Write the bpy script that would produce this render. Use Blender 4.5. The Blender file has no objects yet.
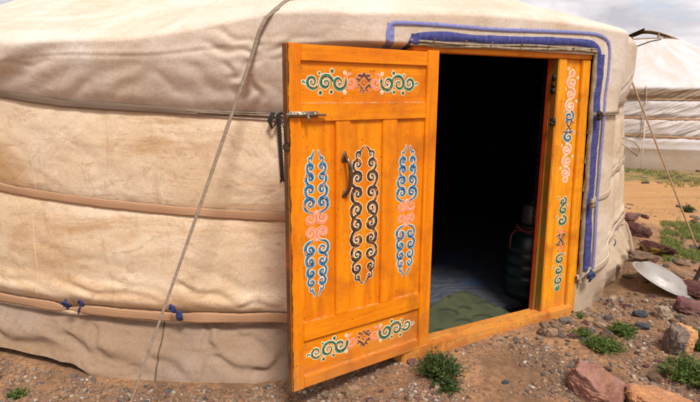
import bpy, bmesh, math, random
import numpy as np
from mathutils import Vector, Matrix
random.seed(7); rng = np.random.default_rng(7)
sc = bpy.context.scene
COL = sc.collection
PI = math.pi
# ------------------------------------------------------------------ camera
F_PX = 530.; PITCH = math.atan(F_PX/2564); RHO = .0066; H = 1.42
Fv = np.array([0, math.cos(PITCH), -math.sin(PITCH)]); Uv = np.array([0, math.sin(PITCH), math.cos(PITCH)]); Rv = np.array([1., 0, 0])
R2 = Rv*math.cos(RHO)+Uv*math.sin(RHO); U2 = Uv*math.cos(RHO)-Rv*math.sin(RHO)
cam_d = bpy.data.cameras.new('camera'); cam = bpy.data.objects.new('camera', cam_d); COL.objects.link(cam)
cam_d.lens = F_PX/700*36; cam_d.sensor_width = 36; cam_d.clip_end = 6000; cam_d.clip_start = .05
M = Matrix(((R2[0], U2[0], -Fv[0], 0), (R2[1], U2[1], -Fv[1], 0), (R2[2], U2[2], -Fv[2], H), (0, 0, 0, 1)))
cam.matrix_world = M; sc.camera = cam
def ray(x, y): return Fv+R2*(x-350)/F_PX+U2*(201-y)/F_PX
def at_many(px, py, it=4):
    r = Fv[None]+R2[None]*((px-350)/F_PX)[:, None]+U2[None]*((201-py)/F_PX)[:, None]
    z = np.full(len(px), .03)
    for _ in range(it):
        t = (z-H)/r[:, 2]; x = r[:, 0]*t; y = r[:, 1]*t; z = gz(x, y)
    return x, y, z
def atz(x, y, z):
    r = ray(x, y); return np.array([0, 0, H])+r*(z-H)/r[2]
CX, CY = -.62, 5.66
def cyl(x, y, R):                       # survey a point of the round wall: angle from the camera side (deg), height
    r = ray(x, y); a = r[0]**2+r[1]**2; b = -2*(r[0]*CX+r[1]*CY); c = CX*CX+CY*CY-R*R
    t = (-b-math.sqrt(max(b*b-4*a*c, 0)))/2/a; P = r*t
    return math.degrees(math.atan2(P[0]-CX, -(P[1]-CY))), P[2]+H
# ------------------------------------------------------------------ noise
_perm = rng.permutation(4096)
_grad = rng.normal(size=(4096, 3)); _grad /= np.linalg.norm(_grad, axis=1)[:, None]
def noise3(x, y, z=0.):
    x, y, z = np.broadcast_arrays(np.asarray(x, float), np.asarray(y, float), np.asarray(z, float))
    xi = np.floor(x).astype(int); yi = np.floor(y).astype(int); zi = np.floor(z).astype(int)
    xf = x-xi; yf = y-yi; zf = z-zi
    fd = lambda t: t*t*t*(t*(t*6-15)+10)
    u, v, w = fd(xf), fd(yf), fd(zf); out = 0
    for i in (0, 1):
        for j in (0, 1):
            for k in (0, 1):
                h = _perm[(_perm[(_perm[(xi+i) & 4095]+yi+j) & 4095]+zi+k) & 4095]
                g = _grad[h]
                d = g[..., 0]*(xf-i)+g[..., 1]*(yf-j)+g[..., 2]*(zf-k)
                out = out+d*(u if i else 1-u)*(v if j else 1-v)*(w if k else 1-w)
    return out*1.5
def fbm(x, y, z=0., o=4, g=.5):
    s = 0; a = 1.
    for i in range(o):
        s = s+a*noise3(np.asarray(x)*2**i+17*i, np.asarray(y)*2**i+5*i, np.asarray(z)*2**i); a *= g
    return s
def sstep(x, a, b):
    t = np.clip((np.asarray(x, float)-a)/(b-a), 0, 1); return t*t*(3-2*t)
# ------------------------------------------------------------------ object helpers
def tag(o, label=None, cat=None, group=None, kind=None):
    if label: o['label'] = label
    if cat: o['category'] = cat
    if group: o['group'] = group
    if kind: o['kind'] = kind
    return o
def empty(name, loc=(0, 0, 0), rz=0, parent=None):
    o = bpy.data.objects.new(name, None); COL.objects.link(o); o.location = loc; o.rotation_euler = (0, 0, rz)
    o.empty_display_size = .1
    if parent: o.parent = parent
    return o
def link(name, me, mats, parent=None, smooth=True, loc=None):
    o = bpy.data.objects.new(name, me); COL.objects.link(o)
    for m in (mats if isinstance(mats, (list, tuple)) else [mats]): me.materials.append(m)
    if smooth: me.polygons.foreach_set('use_smooth', [True]*len(me.polygons))
    if parent: o.parent = parent
    if loc is not None: o.location = loc
    return o
class MB:
    def __init__(s): s.v = []; s.f = []; s.m = []; s.c = []
    def add(s, vs, fs, m=0):
        n = len(s.v); s.v.extend([tuple(map(float, p)) for p in vs]); s.f.extend([tuple(i+n for i in f) for f in fs]); s.m.extend([m]*len(fs)); return n
    def box(s, a, b, bev=.003, m=0, warp=None):
        bm = bmesh.new(); bmesh.ops.create_cube(bm, size=1)
        for v in bm.verts: v.co = Vector([a[i]+(v.co[i]+.5)*(b[i]-a[i]) for i in range(3)])
        if bev: bmesh.ops.bevel(bm, geom=list(bm.edges), offset=bev, segments=2, affect='EDGES')
        bm.verts.index_update()
        vs = [v.co.copy() for v in bm.verts]
        if warp: vs = [warp(v) for v in vs]
        s.add(vs, [[v.index for v in f.verts] for f in bm.faces], m); bm.free()
    def tube(s, pts, rad, seg=8, m=0, caps=True, flat=None):
        pts = [Vector(p) for p in pts]; n = len(pts)
        rad = rad if hasattr(rad, '__len__') else [rad]*n
        up = None; base = len(s.v); vs = []
        for i, p in enumerate(pts):
            t = (pts[min(i+1, n-1)]-pts[max(i-1, 0)]).normalized()
            if up is None:
                up = Vector((0, 0, 1)) if abs(t.z) < .9 else Vector((1, 0, 0))
                if flat is not None: up = Vector(flat)
            a = t.cross(up).normalized(); b = a.cross(t).normalized(); up = b
            fl = .35 if flat is not None else 1
            for k in range(seg):
                an = 2*PI*k/seg
                vs.append(p+a*math.cos(an)*rad[i]+b*math.sin(an)*rad[i]*fl)
        fs = []
        for i in range(n-1):
            for k in range(seg):
                k2 = (k+1) % seg; fs.append((i*seg+k, i*seg+k2, (i+1)*seg+k2, (i+1)*seg+k))
        if caps: fs.append(tuple(range(seg-1, -1, -1))); fs.append(tuple((n-1)*seg+k for k in range(seg)))
        s.add(vs, fs, m)
    def lathe(s, prof, c=(0, 0, 0), seg=32, m=0):
        vs = []; fs = []
        for r, z in prof:
            for k in range(seg):
                a = 2*PI*k/seg; vs.append((c[0]+r*math.cos(a), c[1]+r*math.sin(a), c[2]+z))
        for i in range(len(prof)-1):
            for k in range(seg):
                k2 = (k+1) % seg; fs.append((i*seg+k, i*seg+k2, (i+1)*seg+k2, (i+1)*seg+k))
        s.add(vs, fs, m)
    def build(s, name, mats, parent=None, smooth=True, loc=None, auto=None):
        me = bpy.data.meshes.new(name); me.from_pydata(s.v, [], s.f)
        if s.m and max(s.m) > 0: me.polygons.foreach_set('material_index', s.m)
        if s.c:
            at = me.attributes.new('col', 'FLOAT_COLOR', 'POINT'); at.data.foreach_set('color', np.array(s.c, 'f').ravel())
        me.validate(); me.update()
        o = link(name, me, mats, parent, smooth, loc)
        if auto is not None: me.set_sharp_from_angle(angle=math.radians(auto))
        return o
def grid_mesh(name, P, mask=None, uv=None, closed=False):
    """P: (n, m, 3) array -> mesh of quads."""
    n, m = P.shape[:2]; idx = np.arange(n*m).reshape(n, m)
    q = np.stack([idx[:-1, :-1], idx[1:, :-1], idx[1:, 1:], idx[:-1, 1:]], -1)
    if mask is not None: q = q[mask]
    q = q.reshape(-1, 4)
    me = bpy.data.meshes.new(name)
    me.vertices.add(n*m); me.vertices.foreach_set('co', P.reshape(-1).astype('f'))
    me.loops.add(q.size); me.loops.foreach_set('vertex_index', q.ravel().astype('i'))
    me.polygons.add(len(q)); me.polygons.foreach_set('loop_start', np.arange(0, q.size, 4, dtype='i'))
    try: me.polygons.foreach_set('loop_total', np.full(len(q), 4, 'i'))
    except Exception: pass
    me.update(calc_edges=True)
    if uv is not None:
        l = me.uv_layers.new(name='UVMap'); l.data.foreach_set('uv', uv.reshape(-1, 2)[q.ravel()].astype('f').ravel())
    me.validate()
    return me
# ------------------------------------------------------------------ materials
def mat(name):
    m = bpy.data.materials.new(name); m.use_nodes = True; nt = m.node_tree
    return m, nt, nt.nodes['Principled BSDF']
def N(nt, t, **kw):
    n = nt.nodes.new(t)
    for k, v in kw.items():
        if k.startswith('_'): n.inputs[k[1:]].default_value = v
        else: setattr(n, k, v)
    return n
def coords(nt, which='Object', scale=(1, 1, 1), rot=(0, 0, 0)):
    tc = N(nt, 'ShaderNodeTexCoord'); mp = N(nt, 'ShaderNodeMapping'); mp.inputs['Scale'].default_value = scale; mp.inputs['Rotation'].default_value = rot
    nt.links.new(tc.outputs[which], mp.inputs['Vector']); return mp.outputs[0]
def noise(nt, vec, scale, detail=6, rough=.6, dist=0):
    n = N(nt, 'ShaderNodeTexNoise'); n.inputs['Scale'].default_value = scale; n.inputs['Detail'].default_value = detail
    n.inputs['Roughness'].default_value = rough; n.inputs['Distortion'].default_value = dist
    nt.links.new(vec, n.inputs['Vector']); return n.outputs['Fac']
def ramp(nt, fac, stops):
    r = N(nt, 'ShaderNodeValToRGB'); e = r.color_ramp.elements
    while len(e) < len(stops): e.new(.5)
    for i, (p, c) in enumerate(stops):
        e[i].position = p; e[i].color = (*c, 1) if hasattr(c, '__len__') else (c, c, c, 1)
    nt.links.new(fac, r.inputs[0]); return r.outputs[0]
def mix(nt, fac, a, b, mode='MIX'):
    n = N(nt, 'ShaderNodeMix', data_type='RGBA', blend_type=mode)
    for k, v in ((0, fac), (6, a), (7, b)):
        if isinstance(v, bpy.types.NodeSocket): nt.links.new(v, n.inputs[k])
        elif k == 0: n.inputs[0].default_value = v
        else: n.inputs[k].default_value = (*v, 1)
    return n.outputs[2]
def bump(nt, b, hs, strength, dist, prev=None):
    n = N(nt, 'ShaderNodeBump'); n.inputs['Strength'].default_value = strength; n.inputs['Distance'].default_value = dist
    nt.links.new(hs, n.inputs['Height'])
    if prev is not None: nt.links.new(prev, n.inputs['Normal'])
    nt.links.new(n.outputs[0], b.inputs['Normal']); return n.outputs[0]
def canvas(name, base, stain, dirt=.5, uvw='UV', weave=1., edge=None):
    m, nt, b = mat(name)
    v = coords(nt, uvw); vv = coords(nt, uvw, (1, .25, 1)); vh = coords(nt, uvw, (.22, 1.3, 1))
    big = noise(nt, v, 1.1, 8, .66, 1.2)
    c = mix(nt, ramp(nt, big, [(.40, 0.), (.60, 1.)]), base, tuple(x*y for x, y in zip(base, (.90, .82, .72))))
    st = noise(nt, vh, 2.2, 8, .66, 1.2)
    c = mix(nt, ramp(nt, st, [(.49, 0.), (.64, dirt)]), c, stain)
    sc_ = noise(nt, coords(nt, uvw, (1.2, 3.6, 1), (0, 0, .7)), 3.0, 9, .74, 2.2)
    c = mix(nt, ramp(nt, sc_, [(.54, 0.), (.62, dirt*.55), (.66, 0.)]), c, tuple(x*.7 for x in stain))
    st2 = noise(nt, vv, 7, 8, .72, .5)
    c = mix(nt, ramp(nt, st2, [(.55, 0.), (.70, dirt*.7)]), c, tuple(x*.8 for x in stain))
    sp = noise(nt, v, 34, 3, .6)
    c = mix(nt, ramp(nt, sp, [(.72, 0.), (.78, .35)]), c, (.30, .13, .05))
    # slub threads of the weave
    t1 = noise(nt, coords(nt, uvw, (40, 260, 1)), 1, 3, .6); t2 = noise(nt, coords(nt, uvw, (260, 40, 1)), 1, 3, .6)
    tt = mix(nt, .5, t1, t2)
    c = mix(nt, 1., c, ramp(nt, tt, [(.41, .85), (.59, 1.07)]), 'MULTIPLY')
    nt.links.new(c, b.inputs['Base Color']); b.inputs['Roughness'].default_value = .9
    b.inputs['Specular IOR Level'].default_value = .15
    p = bump(nt, b, noise(nt, v, 9, 5, .6, .4), .10, .008)
    p = bump(nt, b, noise(nt, coords(nt, uvw, (14, 45, 1), (0, 0, .5)), 1, 5, .6, .3), .16, .004, p)
    bump(nt, b, tt, .5*weave, .0016, p)
    return m
M_roof = canvas('roof_canvas', (.655, .575, .50), (.50, .36, .24), .45)
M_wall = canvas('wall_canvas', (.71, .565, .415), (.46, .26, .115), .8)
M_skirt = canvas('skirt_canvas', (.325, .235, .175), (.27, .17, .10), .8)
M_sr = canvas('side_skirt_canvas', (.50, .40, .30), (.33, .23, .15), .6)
M_right = canvas('side_canvas', (.64, .54, .43), (.45, .30, .17), .45)
def simple(name, c, rough=.6, var=.25, scale=20, metal=0, bmp=.2, dist=.002, which='Object', stretch=(1, 1, 1), c2=None, spec=.5):
    m, nt, b = mat(name); v = coords(nt, which, stretch)
    n = noise(nt, v, scale, 6, .65)
    c2 = c2 or tuple(x*(1-var*1.6) for x in c)
    nt.links.new(mix(nt, ramp(nt, n, [(.3, 0.), (.7, 1.)]), c, c2), b.inputs['Base Color'])
    b.inputs['Roughness'].default_value = rough; b.inputs['Metallic'].default_value = metal; b.inputs['Specular IOR Level'].default_value = spec
    if bmp: bump(nt, b, n, bmp, dist)
    return m
def dust(nt, h):
    m = N(nt, 'ShaderNodeMapRange'); nt.links.new(h, m.inputs[0]); m.inputs[1].default_value = -.42; m.inputs[2].default_value = -.15; m.inputs[3].default_value = .4; m.inputs[4].default_value = 0.; return m.outputs[0]
def paint(name, base, grain=(1, 1, 1), wear=.5):
    """old gloss paint over boards; grain axis given by the small scale"""
    m, nt, b = mat(name); v = coords(nt, 'Object'); g = coords(nt, 'Object', grain)
    n1 = noise(nt, g, 3.5, 6, .6, .5); n2 = noise(nt, v, 5, 6, .65, .8); n3 = noise(nt, g, 16, 6, .7)
    c = mix(nt, ramp(nt, n1, [(.40, 0.), (.60, 1.)]), base, tuple(x*y for x, y in zip(base, (.86, .70, .6))))
    c = mix(nt, ramp(nt, n2, [(.50, 0.), (.68, wear*.9)]), c, (.40, .085, .008))
    n5 = noise(nt, v, 2.2, 7, .7, 1.4); c = mix(nt, ramp(nt, n5, [(.52, 0.), (.66, wear*.65)]), c, (.30, .075, .01))
    c = mix(nt, ramp(nt, n3, [(.60, 0.), (.70, wear*.8)]), c, (.26, .08, .012))
    sp = noise(nt, v, 60, 2, .5)
    c = mix(nt, ramp(nt, sp, [(.67, 0.), (.71, wear)]), c, (.10, .04, .015))
    pale = noise(nt, g, 9, 7, .75, 1.)
    c = mix(nt, ramp(nt, pale, [(.655, 0.), (.68, wear*.7)]), c, (.85, .62, .35))
    vo = N(nt, 'ShaderNodeTexVoronoi'); nt.links.new(v, vo.inputs['Vector']); vo.inputs['Scale'].default_value = 3.3
    c = mix(nt, ramp(nt, vo.outputs['Distance'], [(.02, .55), (.055, 0.)]), c, (.32, .09, .015))
    sz = N(nt, 'ShaderNodeSeparateXYZ'); nt.links.new(v, sz.inputs[0]); ma = N(nt, 'ShaderNodeMath', operation='MULTIPLY_ADD'); nt.links.new(noise(nt, v, 7, 8, .75, .6), ma.inputs[0]); ma.inputs[1].default_value = -.9; nt.links.new(sz.outputs['Z'], ma.inputs[2])
    c = mix(nt, ramp(nt, ma.outputs[0], [(-.0, 0.), (.001, 0.)]) if False else dust(nt, ma.outputs[0]), c, (.36, .20, .09))
    nt.links.new(c, b.inputs['Base Color'])
    nt.links.new(ramp(nt, n2, [(.3, .34), (.7, .6)]), b.inputs['Roughness'])
    b.inputs['Specular IOR Level'].default_value = .22
    p = bump(nt, b, n3, .5, .0016); p = bump(nt, b, noise(nt, coords(nt, 'Object', tuple(k*9 for k in grain)), 5, 4, .6), .35, .0012, p); bump(nt, b, n1, .4, .003, p)
    return m
ORANGE = (.80, .258, .004)
M_pv = paint('orange_paint_upright', ORANGE, (6, 6, .5), .55)
M_pj = paint('sunlit_yellow_orange_paint', (.84, .335, .012), (6, 6, .5), .7)  # post paint lightened and yellowed to carry the sunlight falling on it
M_ph = paint('orange_paint_level', ORANGE, (.5, 6, 6), .6)
M_pthr = paint('orange_paint_threshold', (.74, .32, .05), (.5, 6, 6), 1.)
M_red = paint('red_paint', (.50, .055, .012), (6, 6, .5), .6)
M_edge = paint('worn_edge', (.085, .045, .018), (6, 6, .5), 1.)
M_rebate = paint('rebate_wood', (.23, .13, .02), (6, 6, .5), 1.)
def hand(name, c, seed):
    m, nt, b = mat(name); v = coords(nt, 'Object'); n = noise(nt, v, 55, 6, .7); n2 = noise(nt, v, 260, 3, .6)
    q = mix(nt, ramp(nt, n, [(.40, 0.), (.60, 1.)]), c, tuple(min(1, x*1.35+.015) for x in c)); q = mix(nt, ramp(nt, n, [(.575, 0.), (.60, .85)]), q, tuple(x*.95 for x in ORANGE))
    q = mix(nt, ramp(nt, n2, [(.60, 0.), (.66, .5)]), q, (.2, .09, .03)); nt.links.new(q, b.inputs['Base Color']); b.inputs['Roughness'].default_value = .55; bump(nt, b, n2, .3, .001); return m
M_white = hand('ornament_white', (.86, .74, .55), 0)
M_green = hand('ornament_green', (.035, .17, .085), 0)
M_dgreen = hand('ornament_deep_green', (.01, .035, .022), 0)
M_blue = hand('ornament_blue', (.008, .21, .42), 0)
M_dblue = hand('ornament_deep_blue', (.008, .02, .06), 0)
M_pink = hand('ornament_pink', (.83, .20, .12), 0)
M_palepink = hand('ornament_pale_pink', (.86, .42, .30), 0)
M_brown = hand('ornament_brown', (.10, .035, .01), 0)
M_black = hand('ornament_black', (.018, .012, .008), 0)
M_wornline = simple('worn_paint_line', (.80, .58, .33), .7, .5, 90)
ORN = [M_white, M_green, M_dgreen, M_blue, M_dblue, M_pink, M_palepink, M_brown, M_black, M_wornline]
W_, G_, DG_, B_, DB_, P_, PP_, BR_, BK_, WL_ = range(10)
M_steel = simple('galvanised_steel', (.42, .36, .29), .55, .3, 30, 1., .2, .001)
M_bronze = simple('tarnished_handle_metal', (.30, .20, .13), .35, .5, 25, .9, .3, .002)
M_iron = simple('black_iron', (.02, .018, .016), .6, .3, 30, .4)
M_strap = simple('grey_brown_strap', (.33, .25, .185), .9, .3, 30, 0, .5, .002, stretch=(1, 1, 4), spec=.2)
M_cord = simple('pale_cord', (.42, .31, .21), .9, .3, 60, 0, .6, .002, spec=.2)
M_bandtan = simple('tan_webbing', (.50, .29, .165), .9, .22, 14, 0, .5, .003, 'UV', (.12, 12, 1), spec=.2)
M_bandgrey = simple('grey_webbing', (.235, .165, .12), .9, .3, 14, 0, .5, .003, 'UV', (.12, 14, 1), spec=.2)
M_bluecl = simple('blue_trim_cloth', (.085, .095, .30), .85, .5, 55, 0, .6, .006, 'UV', (1, .3, 1), (.03, .03, .12), .2)
M_bluepale = simple('faded_blue_braid', (.27, .28, .48), .9, .3, 60, 0, .4, .002, 'UV', (1, 1, 1), (.14, .15, .42), .2)
M_bluetie = simple('blue_tie', (.035, .05, .17), .85, .4, 60, 0, .5, .003)
M_lip = simple('rolled_hem', (.40, .32, .22), .9, .4, 25, 0, .6, .005, c2=(.15, .11, .07), spec=.2)
M_blackcord = simple('black_horsehair_cord', (.035, .022, .018), .9, .3, 80, 0, .6, .002)
M_whiterope = simple('off_white_rope', (.66, .52, .40), .9, .3, 60, 0, .6, .003, spec=.2)
# ------------------------------------------------------------------ yurt surface
FA = 28.                                            # bearing of the door plane's normal
n_d = np.array([math.sin(math.radians(FA)), -math.cos(math.radians(FA))]); d_d = np.array([math.cos(math.radians(FA)), math.sin(math.radians(FA))])
DL, DR_ = 15.3, 36.7
def DRz(z): return 36.75+1.1*np.clip((1.62-np.asarray(z))/1.5, 0, 1.1)
def interp(x, pts): return np.interp(x, [p[0] for p in pts], [p[1] for p in pts])
def z_top(t): return interp(t, [(-60, 1.45), (-25, 1.41), (-15, 1.357), (-7, 1.337), (5, 1.303), (15, 1.29), (38, 1.30), (47, 1.34), (60, 1.37), (180, 1.40)])
def z_mid(t): return interp(t, [(-60, .935), (-26, .905), (-8, .848), (5, .808), (15, .795), (38, .78), (42, .80), (52, .87), (62, .89), (180, .9)])
def z_low(t): return interp(t, [(-60, .24), (-29, .265), (-22, .276), (-12, .288), (5, .288), (15, .29), (38, .33), (42, .36), (54, .45), (62, .46), (75, .36), (180, .28)])
FOLDS = []  # surveyed below                                         # (th0, z0, th1, z1, depth, width)
def fold(x0, y0, x1, y1, a, w, R=3.12, side=1.):
    t0, z0 = cyl(x0, y0, R); t1, z1 = cyl(x1, y1, R); FOLDS.append((t0*.0545, z0, t1*.0545, z1, a, w, side))
# folds surveyed off the photograph (upper cover, belly over the low band, skirt)
for q in ((-40, 100, 92, 44, .030, .030), (-10, 78, 60, 52, .012, .02), (20, 92, 110, 62, .014, .022), (60, 98, 150, 56, .016, .02), (108, 100, 168, 62, .010, .018),
          (262, 48, 214, 30, .014, .010), (258, 56, 205, 46, .016, .010), (258, 60, 228, 84, .016, .010), (256, 62, 246, 104, .018, .010), (268, 50, 330, 34, .012, .010), (270, 58, 340, 52, .010, .010),
          (228, 60, 238, 100, .016, .014), (252, 70, 262, 108, .016, .012), (190, 62, 226, 100, .012, .02), (150, 70, 205, 104, .010, .02),
          (70, 284, 176, 300, .026, .014), (110, 276, 200, 303, .014, .014), (176, 283, 240, 302, .024, .013), (236, 304, 290, 303, .020, .013), (-10, 268, 66, 290, .016, .013), (30, 240, 150, 272, .007, .02),
          (190, 262, 262, 296, .008, .02), (40, 60, 330, 47, .006, .006), (0, 66, 60, 62, .005, .007), (270, 36, 400, 26, .006, .012), (60, 30, 230, 14, .005, .02), (60, 130, 110, 180, .006, .025), (180, 130, 214, 190, .006, .02), (210, 150, 275, 200, .007, .018), (0, 130, 40, 176, .006, .02),
          (245, 230, 282, 262, .008, .016), (225, 122, 250, 160, .006, .015), (262, 130, 284, 190, .008, .012),
          (-10, 320, 66, 345, .030, .022), (64, 330, 150, 362, .022, .02), (20, 345, 130, 372, .02, .018), (92, 322, 116, 352, .014, .015), (205, 322, 214, 348, .018, .014), (206, 322, 236, 332, .014, .012),
          (214, 352, 272, 366, .020, .016), (236, 332, 282, 350, .012, .016), (150, 345, 200, 368, .014, .016), (255, 366, 290, 350, .016, .013)):
    fold(*q)
for q in ((600, 104, 634, 76, .012, .012), (608, 100, 622, 55, .010, .012), (600, 130, 626, 112, .008, .012), (598, 190, 618, 150, .01, .014), (596, 240, 620, 200, .014, .014),
          (594, 262, 604, 300, .02, .014), (604, 250, 614, 292, .02, .014), (584, 270, 588, 305, .016, .012), (612, 240, 622, 270, .016, .014)):
    FOLDS.append((*[c for c in (lambda a, b: (a[0]*.0545, a[1], b[0]*.0545, b[1]))(cyl(q[0], q[1], 3.13), cyl(q[2], q[3], 3.13))], q[4], q[5], 1.))
def wall_r(t, z):
    """radius of the covers at bearing t (deg) and height z, up to the crown"""
    t = np.asarray(t, float); z = np.asarray(z, float)
    zt, zm, zl = z_top(t), z_mid(t), z_low(t)
    right = sstep(t, 36, 44)
    base = interp(z, [(-.2, 3.30), (0, 3.245), (.12, 3.185), (.27, 3.10), (.8, 3.09), (1.33, 3.075), (1.5, 3.085), (1.8, 3.1)])
    baser = interp(z, [(-.2, 3.20), (0, 3.19), (.10, 3.235), (.25, 3.265), (.40, 3.20), (.48, 3.165), (.8, 3.145), (1.33, 3.105), (1.5, 3.125), (1.8, 3.13)])
    r = base*(1-right)+baser*right
    s1 = np.clip((z-zl)/(zm-zl), 0, 1); s2 = np.clip((z-zm)/(zt-zm), 0, 1); s3 = np.clip((z-zt)/.26, 0, 1)
    u = t*.0545
    sag = .5+.5*noise3(u*1.1, 3.3)*1.6
    r = r+(z > zl)*(z <= zm)*(.045*np.sqrt(np.sin(PI*s1))+(.012+.030*np.clip(sag, 0, 1.2))*np.exp(-((s1-.13)/.10)**2)*np.sqrt(np.clip(s1*18, 0, 1)))*(1-.5*right)
    r = r+(z > zm)*(z <= zt)*(.032*np.sqrt(np.sin(PI*s2))+.006*np.clip(sag, .1, 1)*np.exp(-((s2-.1)/.09)**2)*np.sqrt(np.clip(s2*18, 0, 1)))*(1-.5*right)
    r = r+(z > zt)*(.070*np.sin(PI/2*s3)+.006*np.exp(-((s3-.2)/.15)**2)*np.clip(s3*12, 0, 1))*(1-.6*right)
    r = r-(z < zl)*.012*np.exp(-((zl-z)/.03)**2)
    # wrinkles
    r = r+right*sstep(z, zl+.02, zl-.10)*sstep(z, -.1, .1)*.016*np.sin(u*26+5*noise3(u*2, z*2, 5.))
    r = r+right*sstep(z, zt-.02, zt-.2)*(z > zl)*.006*np.sin(u*19+6*noise3(u*2, z*1.2, 6.))
    near = np.exp(-np.minimum(np.minimum(abs(z-zt), abs(z-zm)), abs(z-zl))/.10)
    w1 = fbm(u*2.2+z*1.5, z*4.5-u*.8, .3, 4)
    w2 = 1-np.abs(noise3(u*3.2+z*5+.9*w1, z*3.5-u*1.4, 7.7))*3
    w3 = 1-np.abs(noise3(u*9+z*7+.5*w1, z*5-u*3, 2.1))*3
    low = sstep(z, .30, .2)
    w2s = np.sqrt(np.clip(w2, -1, 1)**2+.02)*np.sign(w2)
    r = r+.0055*w1+(.0002+.0012*near+.006*low)*np.clip(w2, -1, 1)*sstep(z, 1.75, 1.6)+(.0004+.0009*near)*np.clip(w3, -1, 1)*sstep(z, 1.75, 1.6)
    cr = noise3(u*3.6-z*4.4+.10*noise3(u*9, z*9, 1.), (z+u*.8)*.55, 12.); cr2 = noise3(u*2.6+z*5.2+.10*noise3(u*9, z*8, 3.), (z-u*.5)*.5, 21.)
    r = r-.0014*np.exp(-(cr/.035)**2)*np.clip(.4+1.6*noise3(u*1.9, z*2.2, 31.), 0, 1)*sstep(z, 1.8, 1.6)-.0010*np.exp(-(cr2/.03)**2)*np.clip(.3+1.8*noise3(u*1.7, z*1.9, 44.), 0, 1)*sstep(z, 1.9, 1.7)
    for (u0, z0, u1, z1, a, w, side) in FOLDS:
        L = math.hypot(u1-u0, z1-z0); ex, ez = (u1-u0)/L, (z1-z0)/L
        s = ((u-u0)*ex+(z-z0)*ez)/L; d = -(u-u0)*ez+(z-z0)*ex
        if not np.any((np.abs(d) < .25) & (s > -.3) & (s < 1.3)): continue
        d = d+.012*np.sin(s*9+u0*30)
        fa = .85 if (z0+z1)/2 < .3 else (.42 if (z0+z1)/2 > 1.36 else .38)
        env = sstep(s, -.12, .2)*sstep(s, 1.15, .75)
        wd = w*(1+.8*s)
        r = r+env*a*fa*(-.75*np.exp(-(d/wd)**2)+.75*np.exp(-((d-1.9*wd)/(1.5*wd))**2)+.30*np.exp(-((d+2.2*wd)/(1.7*wd))**2))
    # the covers stand out round the door frame
    wd = sstep(t, 4, 14.5)*(1-sstep(t, 39.5, 49))
    tt = np.clip(t, 10, 44)
    pl = (3.238-.10*sstep(z, 1.635, 1.60)*sstep(t, 24, 21))/np.cos(np.radians(tt-FA))+.004*w1
    hang = 1-sstep(z, .42, .05)*.4*right
    r = r*(1-wd*hang)+pl*wd*hang
    # roof cone
    wk = sstep(t, -10, 13)*(1-.25*sstep(t, 55, 90))*(1-sstep(t, 90, 170))
    k = .405*(1-wk)+.338*wk
    rc = .70+(2.66-z)/k+.012*fbm(u*1.5, z*3, 9.)-.02*np.sin(PI*np.clip((z-1.6)/1.0, 0, 1))+.24*sstep(-t, 12, 48)*(1-sstep(-t, 130, 175))*np.sin(PI*np.clip((z-1.64)/1.0, 0, 1))
    kk = .07+.16*sstep(t, 41, 52)*(1-sstep(t, 120, 160)); hh = np.clip(.5+.5*(rc-r)/kk, 0, 1)
    return rc*(1-hh)+r*hh-kk*hh*(1-hh)
def on_wall(t, z, off=0.):
    r = wall_r(t, z)+off; a = np.radians(t)
    return np.stack([CX+r*np.sin(a), CY-r*np.cos(a), np.broadcast_to(z, r.shape)], -1)
# fine columns where the camera sees the wall, coarse ones behind
T_F = np.concatenate([np.arange(-180, -52, 2.), np.arange(-52, 76, .125), np.arange(76, 180.1, 2.)])
T_F = np.unique(np.concatenate([T_F, [DL]]))
yurt = empty('yurt', (CX, CY, 0))
tag(yurt, 'large near yurt in sun-bleached canvas with its painted orange door standing open', 'yurt')
INV = Vector((-CX, -CY, 0))
def sheet(name, t, zs, off, m, mask=None, parent=yurt, uvz=None):
    T, Z = np.meshgrid(t, zs, indexing='ij') if np.ndim(zs) == 1 else (np.repeat(t[:, None], zs.shape[1], 1), zs)
    P = on_wall(T, Z, off)
    # length along the section for the weave
    d = np.sqrt((np.diff(P, axis=1)**2).sum(-1)); ln = np.concatenate([np.zeros((len(t), 1)), np.cumsum(d, 1)], 1)
    uv = np.stack([np.radians(T)*3.15, ln+(Z[:, :1])], -1)
    P = P-np.array([CX, CY, 0])
    mk = None
    if mask is not None:
        Tc = (T[:-1, :-1]+T[1:, 1:])/2; Zc = (Z[:-1, :-1]+Z[1:, 1:])/2; mk = mask(Tc, Zc)
    return link(name, grid_mesh(name, P, mk, uv), m, parent)
zr = np.concatenate([np.arange(0, .40, .006), np.arange(.40, .62, .012), np.arange(.62, 1.40, .03)])
ZT = z_top(T_F)[:, None]
# roof cover: from just under the top band up to the crown; rows are absolute heights above 1.5 so that the opening is level
rows_a = np.linspace(0, 1, 34); zsA = (ZT-.022)*(1-rows_a)+1.53*rows_a
rows_b = np.concatenate([np.arange(1.536, 1.95, .006), np.arange(1.96, 2.66, .02)])
zsA = np.concatenate([zsA, np.repeat(rows_b[None], len(T_F), 0)], 1)
roof = sheet('roof_cover', T_F, zsA, .006, M_roof, lambda T, Z: ~((T > DL) & (T < DRz(Z)) & (Z < 1.628)))
for nm, ts in (('wall_cover', T_F[T_F <= DL]), ('wall_cover', T_F[T_F >= DR_])):
    pass
def two_side(lo, hi, n):
    s = np.linspace(0, 1, n); zl = lo(T_F)[:, None]; zh = hi(T_F)[:, None]
    return zl*(1-s)+zh*s
inside = lambda T, Z: ~((T > DL) & (T < DRz(Z)))
def two_side_t(t, lo, hi, n):
    s = np.linspace(0, 1, n); zl = lo(t)[:, None]; zh = hi(t)[:, None]
    return zl*(1-s)+zh*s
T_L = T_F[T_F <= 40]; T_R = T_F[T_F >= 36]
sheet('wall_cover', T_L, two_side_t(T_L, lambda t: z_low(t)-.014-.034*sstep(t, -9, -16), lambda t: z_top(t)+.0, 170), -.004, M_wall, lambda T, Z: T < DL)
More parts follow.
